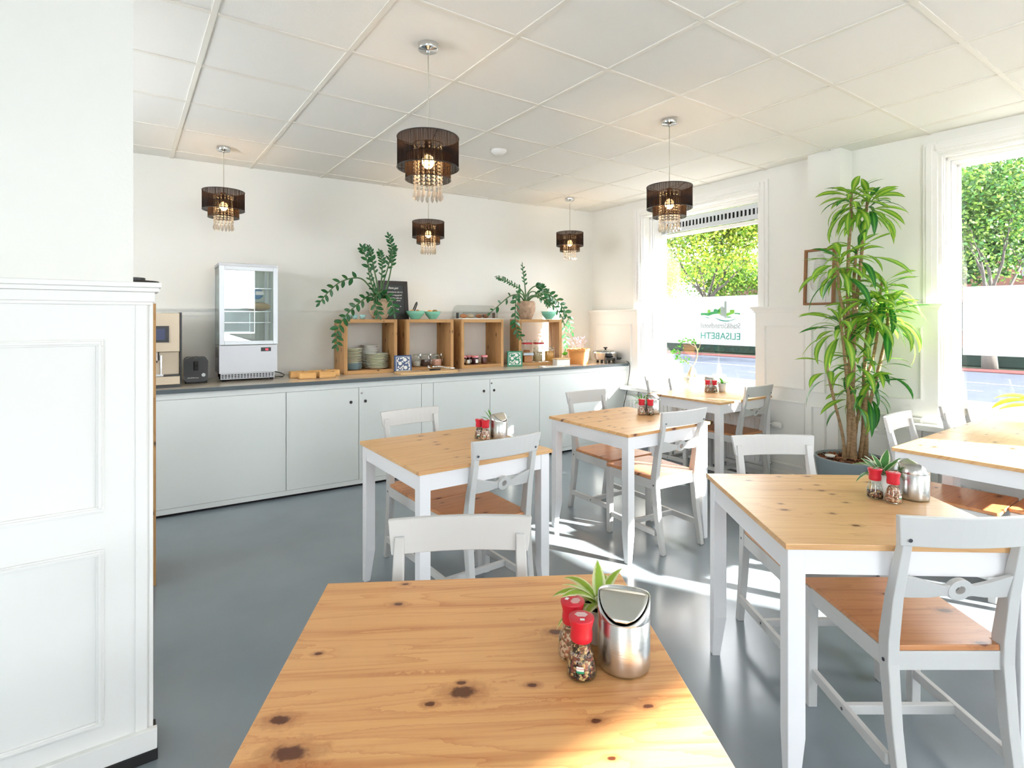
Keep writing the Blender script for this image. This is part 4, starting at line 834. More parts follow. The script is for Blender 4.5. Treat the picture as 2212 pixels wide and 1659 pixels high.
# ---------------- things on the counter
def tin(label, loc, rot, c, lean=-8):
    t = thing('square_tin', label, 'tin', loc, rot); T_ = Matrix.Rotation(R(lean), 4, 'X'); S = .162; mt = pm('tin_colour', c, .35)
    MB().mat(mt).box(-S / 2, 0, .0, S / 2, .045, S, T_).build('tin_body', t, bevel=.004)
    d = MB().mat(M['chalk']); q = -.0012
    def P2(pts): k = d.add([tuple(T_ @ Vector((x_, q, z_))) for x_, z_ in pts]); d.face([k + i for i in range(len(pts))])
    e = .066; c0 = S / 2
    for a_, b_, cc, dd in ((-e, -e, e, -e + .004), (-e, e - .004, e, e), (-e, -e, -e + .004, e), (e - .004, -e, e, e)): P2([(a_, c0 + b_), (cc, c0 + b_), (cc, c0 + dd), (a_, c0 + dd)])
    rnd = random.Random(4)
    for fx, fz in ((.018, .038), (-.028, .004), (.022, -.036)):
        P2([(fx + .017 * (1 + .12 * math.cos(8 * a)) * math.cos(a), c0 + fz + .017 * (1 + .12 * math.cos(8 * a)) * math.sin(a)) for a in [2 * PI * i / 32 for i in range(32)]])
    for fx, fz, an in [(-.045, .045, 60), (-.02, .05, 20), (-.05, .025, 120), (-.005, .02, 140), (.05, .02, 70), (.052, -.0, 110), (.03, .005, 30), (-.045, -.03, 60), (-.03, -.045, 150), (-.008, -.05, 60), (0, -.02, 100), (.055, -.02, 80), (.055, -.05, 60), (.0, .055, 20), (.05, .052, 120), (-.052, -.055, 30), (-.012, -.03, 45)]:
        a = R(an); P2([(fx + math.cos(a) * u * .013 - math.sin(a) * v * .006, c0 + fz + math.sin(a) * u * .013 + math.cos(a) * v * .006) for u, v in [(-1, 0), (-.4, -.9), (.4, -.9), (1, 0), (.4, .9), (-.4, .9)]])
    for i in range(14):
        x0, z0 = rnd.uniform(-.055, .05), rnd.uniform(-.055, .05); a = rnd.uniform(0, 3); P2([(x0, c0 + z0), (x0 + .02 * math.cos(a), c0 + z0 + .02 * math.sin(a)), (x0 + .02 * math.cos(a), c0 + z0 + .02 * math.sin(a) + .0022), (x0, c0 + z0 + .0022)])
    d.build('flower_print', t)
tin('square navy blue tin with white flower print behind the cutting board', (2.155, 4.84, ZC), R(-14), srgb(34, 66, 116))
tin('square green tin with white flower print in front of rightmost crate', (3.41, 4.79, ZC), R(-30), srgb(20, 132, 100))
t = thing('cutting_board', 'pale wooden cutting board lying on the worktop before the crates', 'cutting board', (2.33, 4.70, ZC), R(-3))
MB().mat(M['board']).prism(rounded(-.29, -.09, .29, .09, .02), 0, .018).build('board', t, bevel=.003)
t = thing('kitchen_knife', 'black handled knife lying on the cutting board', 'knife', (2.35, 4.68, ZC + .0185), R(8))
MB().mat(M['black']).tube([(.0, 0, .007), (.12, 0, .007)], .0085, 10).build('handle', t)
MB().mat(M['chrome']).prism([(0, -.006), (0, .012), (-.14, .010), (-.19, -.006)], .005, .007).build('blade', t)
t = thing('ice_cream_scoop', 'silver serving scoop lying across the cutting board', 'scoop', (2.42, 4.735, ZC + .045), R(-16))
MB().mat(M['chrome']).lathe([(0, -.026), (.018, -.018), (.026, 0), (.024, .0), (.016, -.016), (0, -.023)], 24, Matrix.Translation((-.04, 0, 0)) @ Matrix.Rotation(R(60), 4, 'Y')).build('scoop_head', t)
MB().mat(M['chrome']).tube([(-.02, 0, 0), (.05, 0, .004), (.12, 0, -.012), (.20, 0, -.018)], .011, 10, [.009, .012, .008, .011]).build('handle', t)
def clipjar(label, x, y, z, r, h, fill, fh, spoon=None, rot=0.0, lid=True, sub='jar'):
    t = thing('clip_jar', label, 'jar', (x, y, z), rot)
    MB().mat(M['jar']).lathe([(0, .001), (r * .9, 0), (r, .008), (r, h * .7), (r * .84, h * .82), (r * .84, h * .92)], 28).build('glass_body', t)
    m, nt, b = newmat('jar_filling'); vo = N(nt, 'ShaderNodeTexVoronoi'); vo.inputs['Scale'].default_value = 110; cr = N(nt, 'ShaderNodeValToRGB'); tc = N(nt, 'ShaderNodeTexCoord'); L(nt, tc.outputs['Object'], vo.inputs['Vector']); cr.color_ramp.elements[0].color = fill[0]; cr.color_ramp.elements[1].color = fill[1]; L(nt, vo.outputs['Color'], cr.inputs[0]); L(nt, cr.outputs[0], b.inputs['Base Color']); b.inputs['Roughness'].default_value = .8
    MB().mat(m).lathe([(0, .006), (r * .86, .005), (r * .94, .012), (r * .94, min(fh, h * .68)), (r * .8, fh), (0, fh + .003)], 28).build('filling', t)
    if lid:
        MB().mat(M['jar']).lathe([(r * .9, h * .92), (r * .9, h * .97), (r * .7, h), (0, h)], 28).build('lid', t)
        MB().mat(M['chrome']).lathe([(r * .86, h * .86), (r * .9, h * .87), (r * .86, h * .88)], 28).tube([(0, -r * .9, h * .9), (0, -r * 1.12, h * .8), (0, -r * 1.05, h * .62)], .0018, 6).build('clip', t)
    if spoon: 
        s_ = thing('spoon', spoon, 'spoon', (x + r * 1.2, y - .0, z), rot); MB().mat(M['chrome']).tube([(.012, 0, .002), (.0, 0, .09)], .0028, 6).sphere((-.004, 0, .108), .012, 12, 8, (1, .3, 1.6)).build('spoon_body', s_)
x, y = CR(1, .155, .13); clipjar('clip jar of white sugar in the second crate', x, y, ZB, .04, .12, (srgb(220, 216, 206), srgb(180, 176, 168)), .05, 'teaspoon beside the jar of white sugar')
x, y = CR(1, .25, .12); clipjar('clip jar of dark raisins in the second crate', x, y, ZB, .05, .12, (srgb(44, 26, 22), srgb(80, 50, 40)), .065, 'teaspoon beside the jar of dark raisins')
x, y = CR(1, .37, .12); clipjar('clip jar of pink sprinkles in the second crate', x, y, ZB, .05, .12, (srgb(220, 150, 130), srgb(240, 190, 170)), .065, 'teaspoon beside the jar of pink sprinkles')
x, y = CR(3, .245, .08); clipjar('clip jar of mixed muesli in the right crate', x, y, ZB, .055, .165, (srgb(126, 102, 70), srgb(200, 180, 140)), .11)
x, y = CR(3, .385, .08); clipjar('clip jar of golden cornflakes in the right crate', x, y, ZB, .055, .165, (srgb(196, 130, 50), srgb(226, 170, 90)), .115)
gx = pm('red_gingham', srgb(206, 40, 70), .5); nt = gx.node_tree; ck = N(nt, 'ShaderNodeTexChecker'); ck.inputs['Scale'].default_value = 160; ck.inputs[1].default_value = srgb(206, 30, 64); ck.inputs[2].default_value = srgb(244, 200, 208); tc = N(nt, 'ShaderNodeTexCoord'); L(nt, tc.outputs['Object'], ck.inputs[0]); L(nt, ck.outputs[0], nt.nodes['Principled BSDF'].inputs['Base Color'])
jamm = pm('dark_jam', srgb(66, 22, 34), .15); jb = pm('brown_jam', srgb(84, 44, 36), .15)
for i, (lx, ly, m_, lb) in enumerate([(.10, .16, jb, 'jam jar with gingham lid standing furthest left in the third crate'), (.17, .15, jamm, 'jam jar with gingham lid behind its neighbours in the third crate'), (.20, .08, jamm, 'labelled jam jar with gingham lid, middle of the third crate'), (.315, .09, jb, 'jam jar with gingham lid standing alone in the third crate')]):
    x, y = CR(2, lx, ly); t = thing('jam_jar', lb, 'jar', (x, y, ZB), 0, 'jam jars in the third crate')
    MB().mat(m_).lathe([(0, 0), (.030, 0), (.033, .006), (.034, .05), (.029, .066), (.029, .075)], 12).build('jar_body', t)
    MB().mat(gx).lathe([(.035, .070), (.036, .073), (.035, .088), (0, .089)], 28).build('lid', t)
    if i != 3: MB().mat(M['chalk']).box(-.014, -.0365, .015, .014, -.034, .052).build('label_sticker', t)
x, y = CR(2, .105, .06); t = thing('creamer_jug', 'small silver jug in front of the jam jars', 'jug', (x, y, ZB))
MB().mat(M['chrome']).lathe([(0, 0), (.022, 0), (.03, .02), (.024, .045), (.026, .052), (.022, .044), (.02, .02), (0, .008)], 24).build('jug_body', t)
MB().mat(M['chrome']).tube([(.026, 0, .042), (.042, 0, .036), (.03, 0, .014)], .0025, 6).build('handle', t)
rb = pm('biscuit', srgb(196, 136, 90), .8)
for lx, ly, n_, lb in ((.16, .20, 5, 'tall clear box with red clip holding round biscuits'), (.30, .20, 0, 'tall clear box with red clip beside the biscuits')):
    x, y = CR(3, lx, ly); t = thing('storage_box', lb, 'storage box', (x, y, ZB), R(-18), 'clear boxes with red clips in the right crate')
    MB().mat(M['acryl']).prism(rounded(-.05, -.045, .05, .045, .015), 0, .20).build('box_body', t)
    MB().mat(M['red']).prism(rounded(-.053, -.048, .053, .048, .015), .19, .208).build('rim', t)
    MB().mat(M['acryl']).prism(rounded(-.05, -.045, .05, .045, .015), .209, .236).build('lid', t)
    for i in range(n_ * 2): tag(MB().mat(rb).cyl(0, 0, 0, .011, .036, 20).build('biscuit', None, (x, y, ZB + .003 + i * .0122)), 'round biscuit, %s in the tall clear box' % ('topmost' if i == n_ * 2 - 1 else ORD[i] + ('' if i == 0 else ' up')), 'biscuit', 'biscuits in the tall box')
x, y = CR(3, .12, .07); t = thing('food_container', 'low clear container with pale blue lid behind the green tin', 'container', (x, y, ZB), R(-18))
MB().mat(M['acryl']).prism(rounded(-.055, -.045, .055, .045, .012), 0, .075).build('box_body', t)
MB().mat(pm('pale_blue_lid', srgb(190, 206, 220), .4)).prism(rounded(-.06, -.05, .06, .05, .012), .076, .10).build('lid', t)
MB().mat(rb).box(-.045, -.035, .003, .045, .035, .07).build('crackers', t)
t = thing('butter_dish', 'white rectangular dish with wooden lid beside the basket', 'dish', (3.88, 4.585, ZC), R(-12))
MB().mat(M['white']).prism(rounded(-.08, -.055, .08, .055, .01), 0, .068).build('dish', t, bevel=.003)
MB().mat(M['board']).prism(rounded(-.085, -.06, .085, .06, .01), .069, .080).build('lid', t, bevel=.002)
tag(MB().mat(M['white']).prism(rounded(-.13, -.06, .13, .06, .01), 0, .008).build('serving_plate', None, (3.70, 4.53, ZC), R(-10), bevel=.002), 'thin white plate lying on the worktop beside the green tin', 'plate')
# wicker basket
m, nt, b = newmat('wicker'); tc = N(nt, 'ShaderNodeTexCoord'); s3 = N(nt, 'ShaderNodeSeparateXYZ'); L(nt, tc.outputs['Object'], s3.inputs[0])
an = math_(nt, 'MULTIPLY', math_(nt, 'ADD', math_(nt, 'ARCTAN2', s3.outputs[1], s3.outputs[0]), 9.0), 9.0); zz_ = math_(nt, 'MULTIPLY', s3.outputs[2], 420.0)
alt = math_(nt, 'MULTIPLY', math_(nt, 'MODULO', math_(nt, 'FLOOR', an), 2.0), PI / 2); hh = math_(nt, 'ABSOLUTE', math_(nt, 'SINE', math_(nt, 'ADD', math_(nt, 'MULTIPLY', s3.outputs[2], 300.0), alt)))
cr = N(nt, 'ShaderNodeValToRGB'); cr.color_ramp.elements[0].color = srgb(150, 84, 34); cr.color_ramp.elements[1].color = srgb(226, 160, 92); cr.color_ramp.elements[1].position = .5; L(nt, hh, cr.inputs[0]); L(nt, cr.outputs[0], b.inputs['Base Color'])
bp = N(nt, 'ShaderNodeBump'); bp.inputs['Distance'].default_value = .003; L(nt, hh, bp.inputs['Height']); L(nt, bp.outputs[0], b.inputs['Normal']); M['wicker'] = m
t = thing('wicker_basket', 'honey coloured wicker basket near the right counter end', 'basket', (4.195, 4.66, ZC))
MB().mat(M['wicker']).lathe([(0, 0), (.105, 0), (.108, .004), (.122, .15), (.117, .152), (.1, .01), (0, .01)], 48).build('basket_body', t)
rm = MB().mat(M['wicker'])
rm.tube([(.122 * math.cos(a), .122 * math.sin(a), .155 + .006 * math.sin(12 * a)) for a in [2 * PI * i / 60 for i in range(61)]], .008, 8); rm.tube([(.122 * math.cos(a), .122 * math.sin(a), .162 - .006 * math.sin(12 * a)) for a in [2 * PI * i / 60 for i in range(61)]], .007, 8); rm.build('braided_rim', t)
t = thing('small_plant', 'little fresh green plant behind the left side of the basket', 'potted plant', (4.14, 4.83, ZC))
MB().mat(M['white']).lathe([(0, 0), (.03, 0), (.038, .09), (.033, .09), (.03, .08), (0, .08)], 24).build('pot', t)
lf = MB().mat(M['fresh'])
for i in range(9): lf.leaf((0, 0, .08), i * .9, R(50 + random.uniform(-15, 15)), .085, .03, R(60), 4)
lf.build('leaves', t)
t = thing('flower_vase', 'small red vase with pale purple dried flowers behind the basket', 'vase', (4.385, 4.83, ZC))
MB().mat(pm('red_ceramic', srgb(186, 76, 50), .3)).sphere((0, 0, .05), .05, 20, 12).lathe([(.03, .09), (.024, .11), (.026, .12)], 20).build('vase', t)
fl = MB().mat(pm('dry_stem', srgb(150, 120, 110), .8)); hd = MB().mat(pm('lilac_flower', srgb(172, 140, 176), .8))
rnd = random.Random(8)
for i in range(26):
    a = rnd.uniform(0, 6.28); e = rnd.uniform(.2, 1.0) * (.11 if i < 20 else .2); q = Vector((e * math.cos(a) * 1.0 - .02, e * math.sin(a) * .5, rnd.uniform(.18, .30))); fl.tube([(0, 0, .1), q * .6 + Vector((0, 0, .03)), q], .0008, 4)
    for j in range(5): hd.sphere(tuple(q + Vector((rnd.uniform(-.012, .012), rnd.uniform(-.012, .012), rnd.uniform(-.012, .012)))), .0035, 6, 4)
fl.build('stems', t); hd.build('blossoms', t)
# electric cooker
t = thing('electric_pan', 'silver electric pan with glass lid at the right counter end', 'electric pan', (4.565, 4.605, ZC), R(-25))
MB().mat(M['chrome']).lathe([(0, .03), (.11, .03), (.135, .05), (.148, .115), (.152, .118), (.148, .12), (.13, .055), (0, .04)], 48).build('pan', t)
MB().mat(M['chrome']).lathe([(.15, .118), (.151, .124), (.148, .128)], 48).mat(M['jar']).lathe([(.148, .127), (.10, .142), (.04, .15), (0, .151)], 48).build('lid', t)
MB().mat(M['black']).lathe([(0, .151), (.010, .151), (.010, .162), (.024, .168), (.024, .178), (0, .18)], 20).build('lid_knob', t)
hb = MB().mat(M['black']); hb.box(-.055, -.185, .055, .055, -.14, .07).box(-.058, -.185, .0, -.045, -.12, .065).box(.045, -.185, .0, .058, -.12, .065).build('handle', t, bevel=.004)
MB().mat(M['black']).box(.14, -.02, .03, .20, .02, .055).box(.19, -.028, .028, .215, .028, .06).build('plug_connector', t, bevel=.004)
for a in (45, 135, 225, 315): MB().mat(M['black']).cyl(.10 * math.cos(R(a)), .10 * math.sin(R(a)), 0, .032, .014, 12).build('foot', t)
cd = MB().mat(M['blackmatt']).tube(smooth_path([(4.745, 4.50, ZC + .045), (4.72, 4.44, ZC + .03), (4.715, 4.395, ZC + .012), (4.715, 4.37, ZC - .02), (4.715, 4.375, .80), (4.70, 4.38, .70), (4.66, 4.36, .60), (4.60, 4.36, .40), (4.58, 4.36, .2), (4.56, 4.36, .006)], 5), .004, 6).build('power_cord', t); cd.matrix_local = (Matrix.Translation((4.565, 4.605, ZC)) @ Matrix.Rotation(R(-25), 4, 'Z')).inverted()

# ================================================================ CEILING LIGHTS
t = tag(MB().mat(M['whitep']).lathe([(0, -.035), (.03, -.035), (.05, -.022), (.062, -.01), (.064, 0)], 28).build('smoke_detector', None, (2.434, 3.643, H - .0005)), 'round white smoke detector on the ceiling', 'smoke detector')
def strand():
    b = MB().mat(M['crystal']); z = 0
    for i in range(12):
        b.lathe([(0, z), (.0052, z - .004), (.0062, z - .008), (.0052, z - .012), (0, z - .016)], 6, smooth=False); z -= .0178
    b.lathe([(0, z), (.003, z - .006), (.0045, z - .02), (.0095, z - .036), (.0085, z - .046), (0, z - .058)], 6, smooth=False); return b
def lamp(label, x, y, zt):
    t = thing('pendant_lamp', label, 'lamp', (x, y, H), 0, 'black pendant lamps with crystal strands'); d = zt - H
    MB().mat(M['chrome']).lathe([(.05, -.001), (.05, -.026), (.047, -.030), (.012, -.030), (.009, -.036), (.004, -.05), (0, -.05)], 32).build('ceiling_rose', t)
    MB().mat(pm('clear_cord', srgb(190, 186, 172), .4)).tube([(0, 0, -.045), (.001, 0, d * .5), (0, 0, d - .03)], .0028, 8).build('cord', t)
    o = MB().mat(M['shade']); o.lathe([(.149, d), (.149, d - .147)], 64)
    os_ = o.build('outer_shade', t)
    rg = MB().mat(M['black'])
    for r_, z in ((.149, d), (.149, d - .147)): rg.tube([(r_ * math.cos(a), r_ * math.sin(a), z) for a in [2 * PI * i / 48 for i in range(49)]], .0028, 6, cap=False)
    rg.build('wire_ring', os_)
    i_ = MB().mat(M['shade2']); i_.lathe([(.110, d - .085), (.110, d - .205)], 64); is_ = i_.build('inner_shade', t)
    rg = MB().mat(M['black'])
    for r_, z in ((.110, d - .085), (.110, d - .205), (.07, d - .03)): rg.tube([(r_ * math.cos(a), r_ * math.sin(a), z) for a in [2 * PI * i / 48 for i in range(49)]], .0022, 6, cap=False)
    for a in (0, 120, 240):
        c, s_ = math.cos(R(a + 20)), math.sin(R(a + 20)); rg.tube([(0, 0, d - .03), (.07 * c, .07 * s_, d - .03), (.149 * c, .149 * s_, d - .002)], .0018, 5); rg.tube([(.149 * c, .149 * s_, d - .146), (.11 * c, .11 * s_, d - .146)], .0018, 5)
    rg.build('wire_frame', is_)
    MB().mat(M['black']).cyl(0, 0, d - .08, d - .012, .02, 16).build('socket', t)
    MB().mat(M['bulb']).sphere((0, 0, d - .115), .03, 16, 12, (1, 1, 1.15)).build('bulb', t)
    s0 = strand()
    for k in range(16):
        a = 2 * PI * k / 16
        if k == 0: so = s0.build('crystal_strand', t)
        else: so = so.copy(); COL.objects.link(so); so.parent = t
        so.location = (.066 * math.cos(a), .066 * math.sin(a), d - .033)
    return t
L1 = lamp('nearest and largest looking black pendant lamp with crystal strands', 1.216, 2.439, 2.292)
for x, y, z, lb in ((3.002, 2.426, 2.300, 'black pendant lamp hanging in front of the window vent grille'), (.637, 4.808, 2.405, 'leftmost black pendant lamp, above the display fridge'), (2.34, 4.69, 2.325, 'black pendant lamp right below the nearest lamp, in front of back wall'), (4.031, 4.617, 2.367, 'farthest black pendant lamp near the corner of the room')):
    lamp(lb, x, y, z)

# ================================================================ TABLES
def make_table(label, loc, rot, top):
    t = thing('dining_table', label, 'table', loc, rot, 'square pine topped tables'); S = .37
    MB().mat(top).box(-S, -S, .732, S, S, .75).build('tabletop', t, bevel=.002)
    i = S - .012; ap = MB().mat(M['tablep'])
    for x0, y0, x1, y1 in ((-i + .05, -i + .004, i - .05, -i + .022), (-i + .05, i - .022, i - .05, i - .004), (-i + .004, -i + .05, -i + .022, i - .05), (i - .022, -i + .05, i - .004, i - .05)): ap.box(x0, y0, .655, x1, y1, .732)
    ap.build('apron', t)
    for sx in (-1, 1):
        for sy in (-1, 1):
            l_ = MB().mat(M['tablep']); a = .052; rows = []
            for z, q in ((.0, .032), (.17, a), (.732, a)):
                x0, y0 = sx * i, sy * i; x1, y1 = sx * (i - q), sy * (i - q)
                rows.append(l_.add([(x0, y0, z), (x1, y0, z), (x1, y1, z), (x0, y1, z)]))
            f_ = 1 if sx * sy > 0 else -1
            for A, B in zip(rows, rows[1:]):
                for j in range(4): k = (j + 1) % 4; q = [A + j, A + k, B + k, B + j]; l_.face(q[::-1] if f_ > 0 else q)
            q = [rows[0] + j for j in range(4)]; l_.face(q if f_ > 0 else q[::-1]); l_.build('leg', t, bevel=.0025)
    return t
TB = {'t1': ((.544, .879), -30.8, 'top1', 'nearest pine topped table with large dark knots'),
      't2': ((1.41, 2.54), -.4, 'top2', 'white legged pine table standing left, before the counter doors'),
      't3': ((2.73, 2.55), -1.5, 'top3', 'knotty pine topped table in the middle of the room'),
      't4': ((2.103, .93), -37.3, 'top4', 'large looking pine table on the right, in front of the planter'),
      't5': ((4.22, 2.98), -.3, 'pine', 'pine topped table below the lettered window'),
      't6': ((3.60, .83), .3, 'pine', 'sunlit pine table at the right edge, left half of the pair'),
      't7': ((4.342, .833), .3, 'pine', 'pine table at the far right by the window, outer half of the pair')}
for k, (c, a, m_, lb) in TB.items(): make_table(lb, (c[0], c[1], 0), R(a), M[m_])
def TL(k, lx, ly):
    (c, a, _, _) = TB[k]; a = R(a); return (c[0] + lx * math.cos(a) - ly * math.sin(a), c[1] + lx * math.sin(a) + ly * math.cos(a))

# ================================================================ CHAIRS
def make_chair():
    t = thing('dining_chair', 'x', 'chair', (0, 0, 0), 0, 'grey painted chairs with pine seats')
    # seat: trapezoid, grain across
    MB().mat(M['seat']).prism([(-.151, -.185), (.151, -.185), (.151, -.150), (.182, -.150), (.200, .235), (.190, .245), (-.190, .245), (-.200, .235), (-.182, -.150), (-.151, -.150)][::1], .435, .452).build('seat', t, bevel=.003)
    f = MB().mat(M['chairp']); f.box(-.155, -.185, .378, .155, -.167, .434).box(-.17, .205, .378, .17, .223, .434)
    for s in (-1, 1):
        k = f.add([(s * .165, -.165, .378), (s * .183, -.165, .378), (s * .195, .20, .378), (s * .177, .20, .378)] + [(s * .165, -.165, .434), (s * .183, -.165, .434), (s * .195, .20, .434), (s * .177, .20, .434)])
        for q in ((0, 3, 2, 1), (4, 5, 6, 7), (0, 1, 5, 4), (1, 2, 6, 5), (2, 3, 7, 6), (3, 0, 4, 7)): q = [k + i for i in q]; f.face(q if s > 0 else q[::-1])
    f.build('seat_frame', t, bevel=.002)
    for s in (-1, 1):
        l_ = MB().mat(M['chairp']); rows = []
        # rear leg runs up as back post:   z, y front, y back
        for z, yf, yb, w_ in ((0, -.218, -.248, .028), (.22, -.176, -.212, .032), (.40, -.152, -.196, .034), (.47, -.152, -.198, .034), (.60, -.176, -.214, .032), (.85 - .075, -.222, -.250, .028), (.815, -.230, -.252, .026)):
            x0, x1 = .152, .152 + w_; x0 = s * x0; x1 = s * x1
            rows.append(l_.add([(x0, yb, z), (x1, yb, z), (x1, yf, z), (x0, yf, z)]))
        for A, B in zip(rows, rows[1:]):
            for j in range(4): k = (j + 1) % 4; q = [A + j, A + k, B + k, B + j]; l_.face(q if s > 0 else q[::-1])
        for q in ([rows[0] + j for j in (0, 3, 2, 1)], [rows[-1] + j for j in range(4)]): l_.face(q if s > 0 else q[::-1])
        lo = l_.build('leg', t, bevel=.003)
        sc_ = MB().mat(M['screw']).cyl(0, 0, 0, .0015, .0055, 12, Matrix.Translation((s * .186, -.175, .405)) @ Matrix.Rotation(s * R(90), 4, 'Y')); sc_.build('screw', lo)
        l_ = MB().mat(M['chairp']); k = l_.add([(s * .172, .200, 0), (s * .204, .200, 0), (s * .204, .232, 0), (s * .172, .232, 0), (s * .168, .196, .434), (s * .204, .196, .434), (s * .204, .236, .434), (s * .168, .236, .434)])
        for q in ((0, 3, 2, 1), (4, 5, 6, 7), (0, 1, 5, 4), (1, 2, 6, 5), (2, 3, 7, 6), (3, 0, 4, 7)): q = [k + i for i in q]; l_.face(q if s > 0 else q[::-1])
        l_.build('leg', t, bevel=.003)
        st = MB().mat(M['chairp']); st.prism([(0, 0), (.40, 0), (.40, .018), (0, .018)], 0, .034, Matrix.Translation((s * .183 - .009, -.19, .105)) @ Matrix.Rotation(R(90), 4, 'Z') @ Matrix.Translation((0, -.018, 0)))
        so = st.build('side_stretcher', t, bevel=.002)
        MB().mat(M['screw']).cyl(0, 0, 0, .0015, .005, 12, Matrix.Translation((s * (.183 + .009), .02, .122)) @ Matrix.Rotation(s * R(90), 4, 'Y')).build('screw', so)
    MB().mat(M['chairp']).box(-.176, .010, .108, .176, .030, .138).build('cross_stretcher', t, bevel=.002)
    # curved top rail with slanted ends
    r_ = MB().mat(M['chairp']); n = 12; rows = []
    for i in range(n + 1):
        u = -1 + 2 * i / n; cv = .022 * (1 - u * u)           # bows backwards in the middle
        xt, xb = u * .198, u * .186; yt = -.243 - cv; yb_ = -.226 - cv
        rows.append(r_.add([(xb, yb_ , .768), (xb, yb_ - .021, .768), (xt, yt - .018, .857), (xt, yt, .857)]))
    for A, B in zip(rows, rows[1:]):
        for j in range(4): k = (j + 1) % 4; r_.face([A + j, A + k, B + k, B + j][::-1], False)
    r_.face([rows[0] + j for j in range(4)]); r_.face([rows[-1] + j for j in range(4)][::-1])
    ro = r_.build('top_rail', t, bevel=.003)
    for s in (-1, 1): MB().mat(M['screw']).cyl(0, 0, 0, .0015, .0055, 12, Matrix.Translation((s * .165, -.2575, .787)) @ Matrix.Rotation(R(90 + 11), 4, 'X')).build('screw', ro)
    # bow-tie cross bar with a ring in the middle
    c = MB().mat(M['chairp']); zc = .632; yc = lambda z: -.205 - (z - .632) * .30
    for s in (-1, 1):
        rows = []
        for x, hw, dz in ((.155, .036, .006), (.13, .033, .003), (.08, .024, -.003), (.045, .017, -.004), (.024, .018, -.002)):
            cv = -.012 * (1 - (x / .162) ** 2); zl, zh = zc + dz - hw, zc + dz + hw
            rows.append(c.add([(s * x, yc(zl) + cv + .008, zl), (s * x, yc(zl) + cv - .008, zl), (s * x, yc(zh) + cv - .008, zh), (s * x, yc(zh) + cv + .008, zh)]))
        for A, B in zip(rows, rows[1:]):
            for j in range(4): k = (j + 1) % 4; q = [A + j, A + k, B + k, B + j]; c.face(q if s > 0 else q[::-1])
    n = 28; cy_ = yc(zc) - .012; rr = []
    for rad, dy in ((.034, .010), (.034, -.010), (.0135, -.010), (.0135, .010)):
        rr.append(c.add([(rad * math.cos(2 * PI * i / n), cy_ + dy - .30 * rad * math.sin(2 * PI * i / n), zc + rad * math.sin(2 * PI * i / n)) for i in range(n)]))
    for A, B in zip(rr, rr[1:] + rr[:1]):
        for i in range(n): j = (i + 1) % n; c.face([A + i, A + j, B + j, B + i][::-1], False)
    c.build('back_slat', t, bevel=.0015)
    return t
CHAIRS = [((.765, 1.335), 149.2, 'grey chair across the nearest table, only its back showing'),
          ((1.475, 2.130), 1, 'grey chair on the near side of the left table'),
          ((1.442, 3.14), 183, 'grey chair on the counter side of the left table'),
          ((2.795, 2.140), -4, 'grey chair on the near side of the middle table'),
          ((2.925, 3.165), 178, 'grey chair on the counter side of the middle table'),
          ((4.335, 2.572), -1, 'grey chair on the near side of the table below the lettered window'),
          ((4.345, 3.652), 180, 'grey chair on the corner side of the table below the lettered window'),
          ((2.515, 1.43), 147, 'grey chair on the planter side of the large right table'),
          ((1.938, .528), -35, 'grey chair with pine seat on the near side of the large right table'),
          ((3.705, 1.345), 182, 'sunlit grey chair at the left half of the right edge tables'),
          ((4.43, 1.29), 176, 'grey chair by the sill at the outer half of the right edge tables'),
          ((3.86, .34), 0, 'grey chair tucked in from the near side of the right edge tables')]
ch0 = make_chair(); first = True
for (rx, ry), a, lb in CHAIRS:
    f_ = R(a + 90); p = (rx + .255 * math.cos(f_), ry + .255 * math.sin(f_), 0)
    if first: ch0.location = p; ch0.rotation_euler = (0, 0, R(a)); ch0['label'] = lb; first = False
    else: dup(ch0, p, R(a), lb)

# ================================================================ TABLE SETS
def mixfill(name, c1, c2, c3):
    m, nt, b = newmat(name); vo = N(nt, 'ShaderNodeTexVoronoi'); vo.inputs['Scale'].default_value = 210; tc = N(nt, 'ShaderNodeTexCoord'); L(nt, tc.outputs['Object'], vo.inputs['Vector'])
    cr = N(nt, 'ShaderNodeValToRGB'); cr.color_ramp.interpolation = 'CONSTANT'; cr.color_ramp.elements[0].color = c1; cr.color_ramp.elements[1].color = c2; cr.color_ramp.elements[1].position = .42; e = cr.color_ramp.elements.new(.68); e.color = c3
    sp = N(nt, 'ShaderNodeSeparateXYZ'); L(nt, vo.outputs['Color'], sp.inputs[0]); L(nt, sp.outputs[0], cr.inputs[0]); L(nt, cr.outputs[0], b.inputs['Base Color']); b.inputs['Roughness'].default_value = .6
    bp = N(nt, 'ShaderNodeBump'); bp.inputs['Distance'].default_value = .003; bp.invert = True; L(nt, vo.outputs['Distance'], bp.inputs['Height']); L(nt, bp.outputs[0], b.inputs['Normal']); return m
PEP = mixfill('peppercorns', srgb(46, 32, 26), srgb(206, 170, 116), srgb(130, 60, 46)); SAL = mixfill('herb_salt', srgb(226, 190, 160), srgb(190, 110, 76), srgb(140, 90, 60))
PROF = [(0, .002), (.022, .001), (.0265, .004), (.0275, .012), (.026, .026), (.021, .048), (.0175, .064), (.0175, .076)]
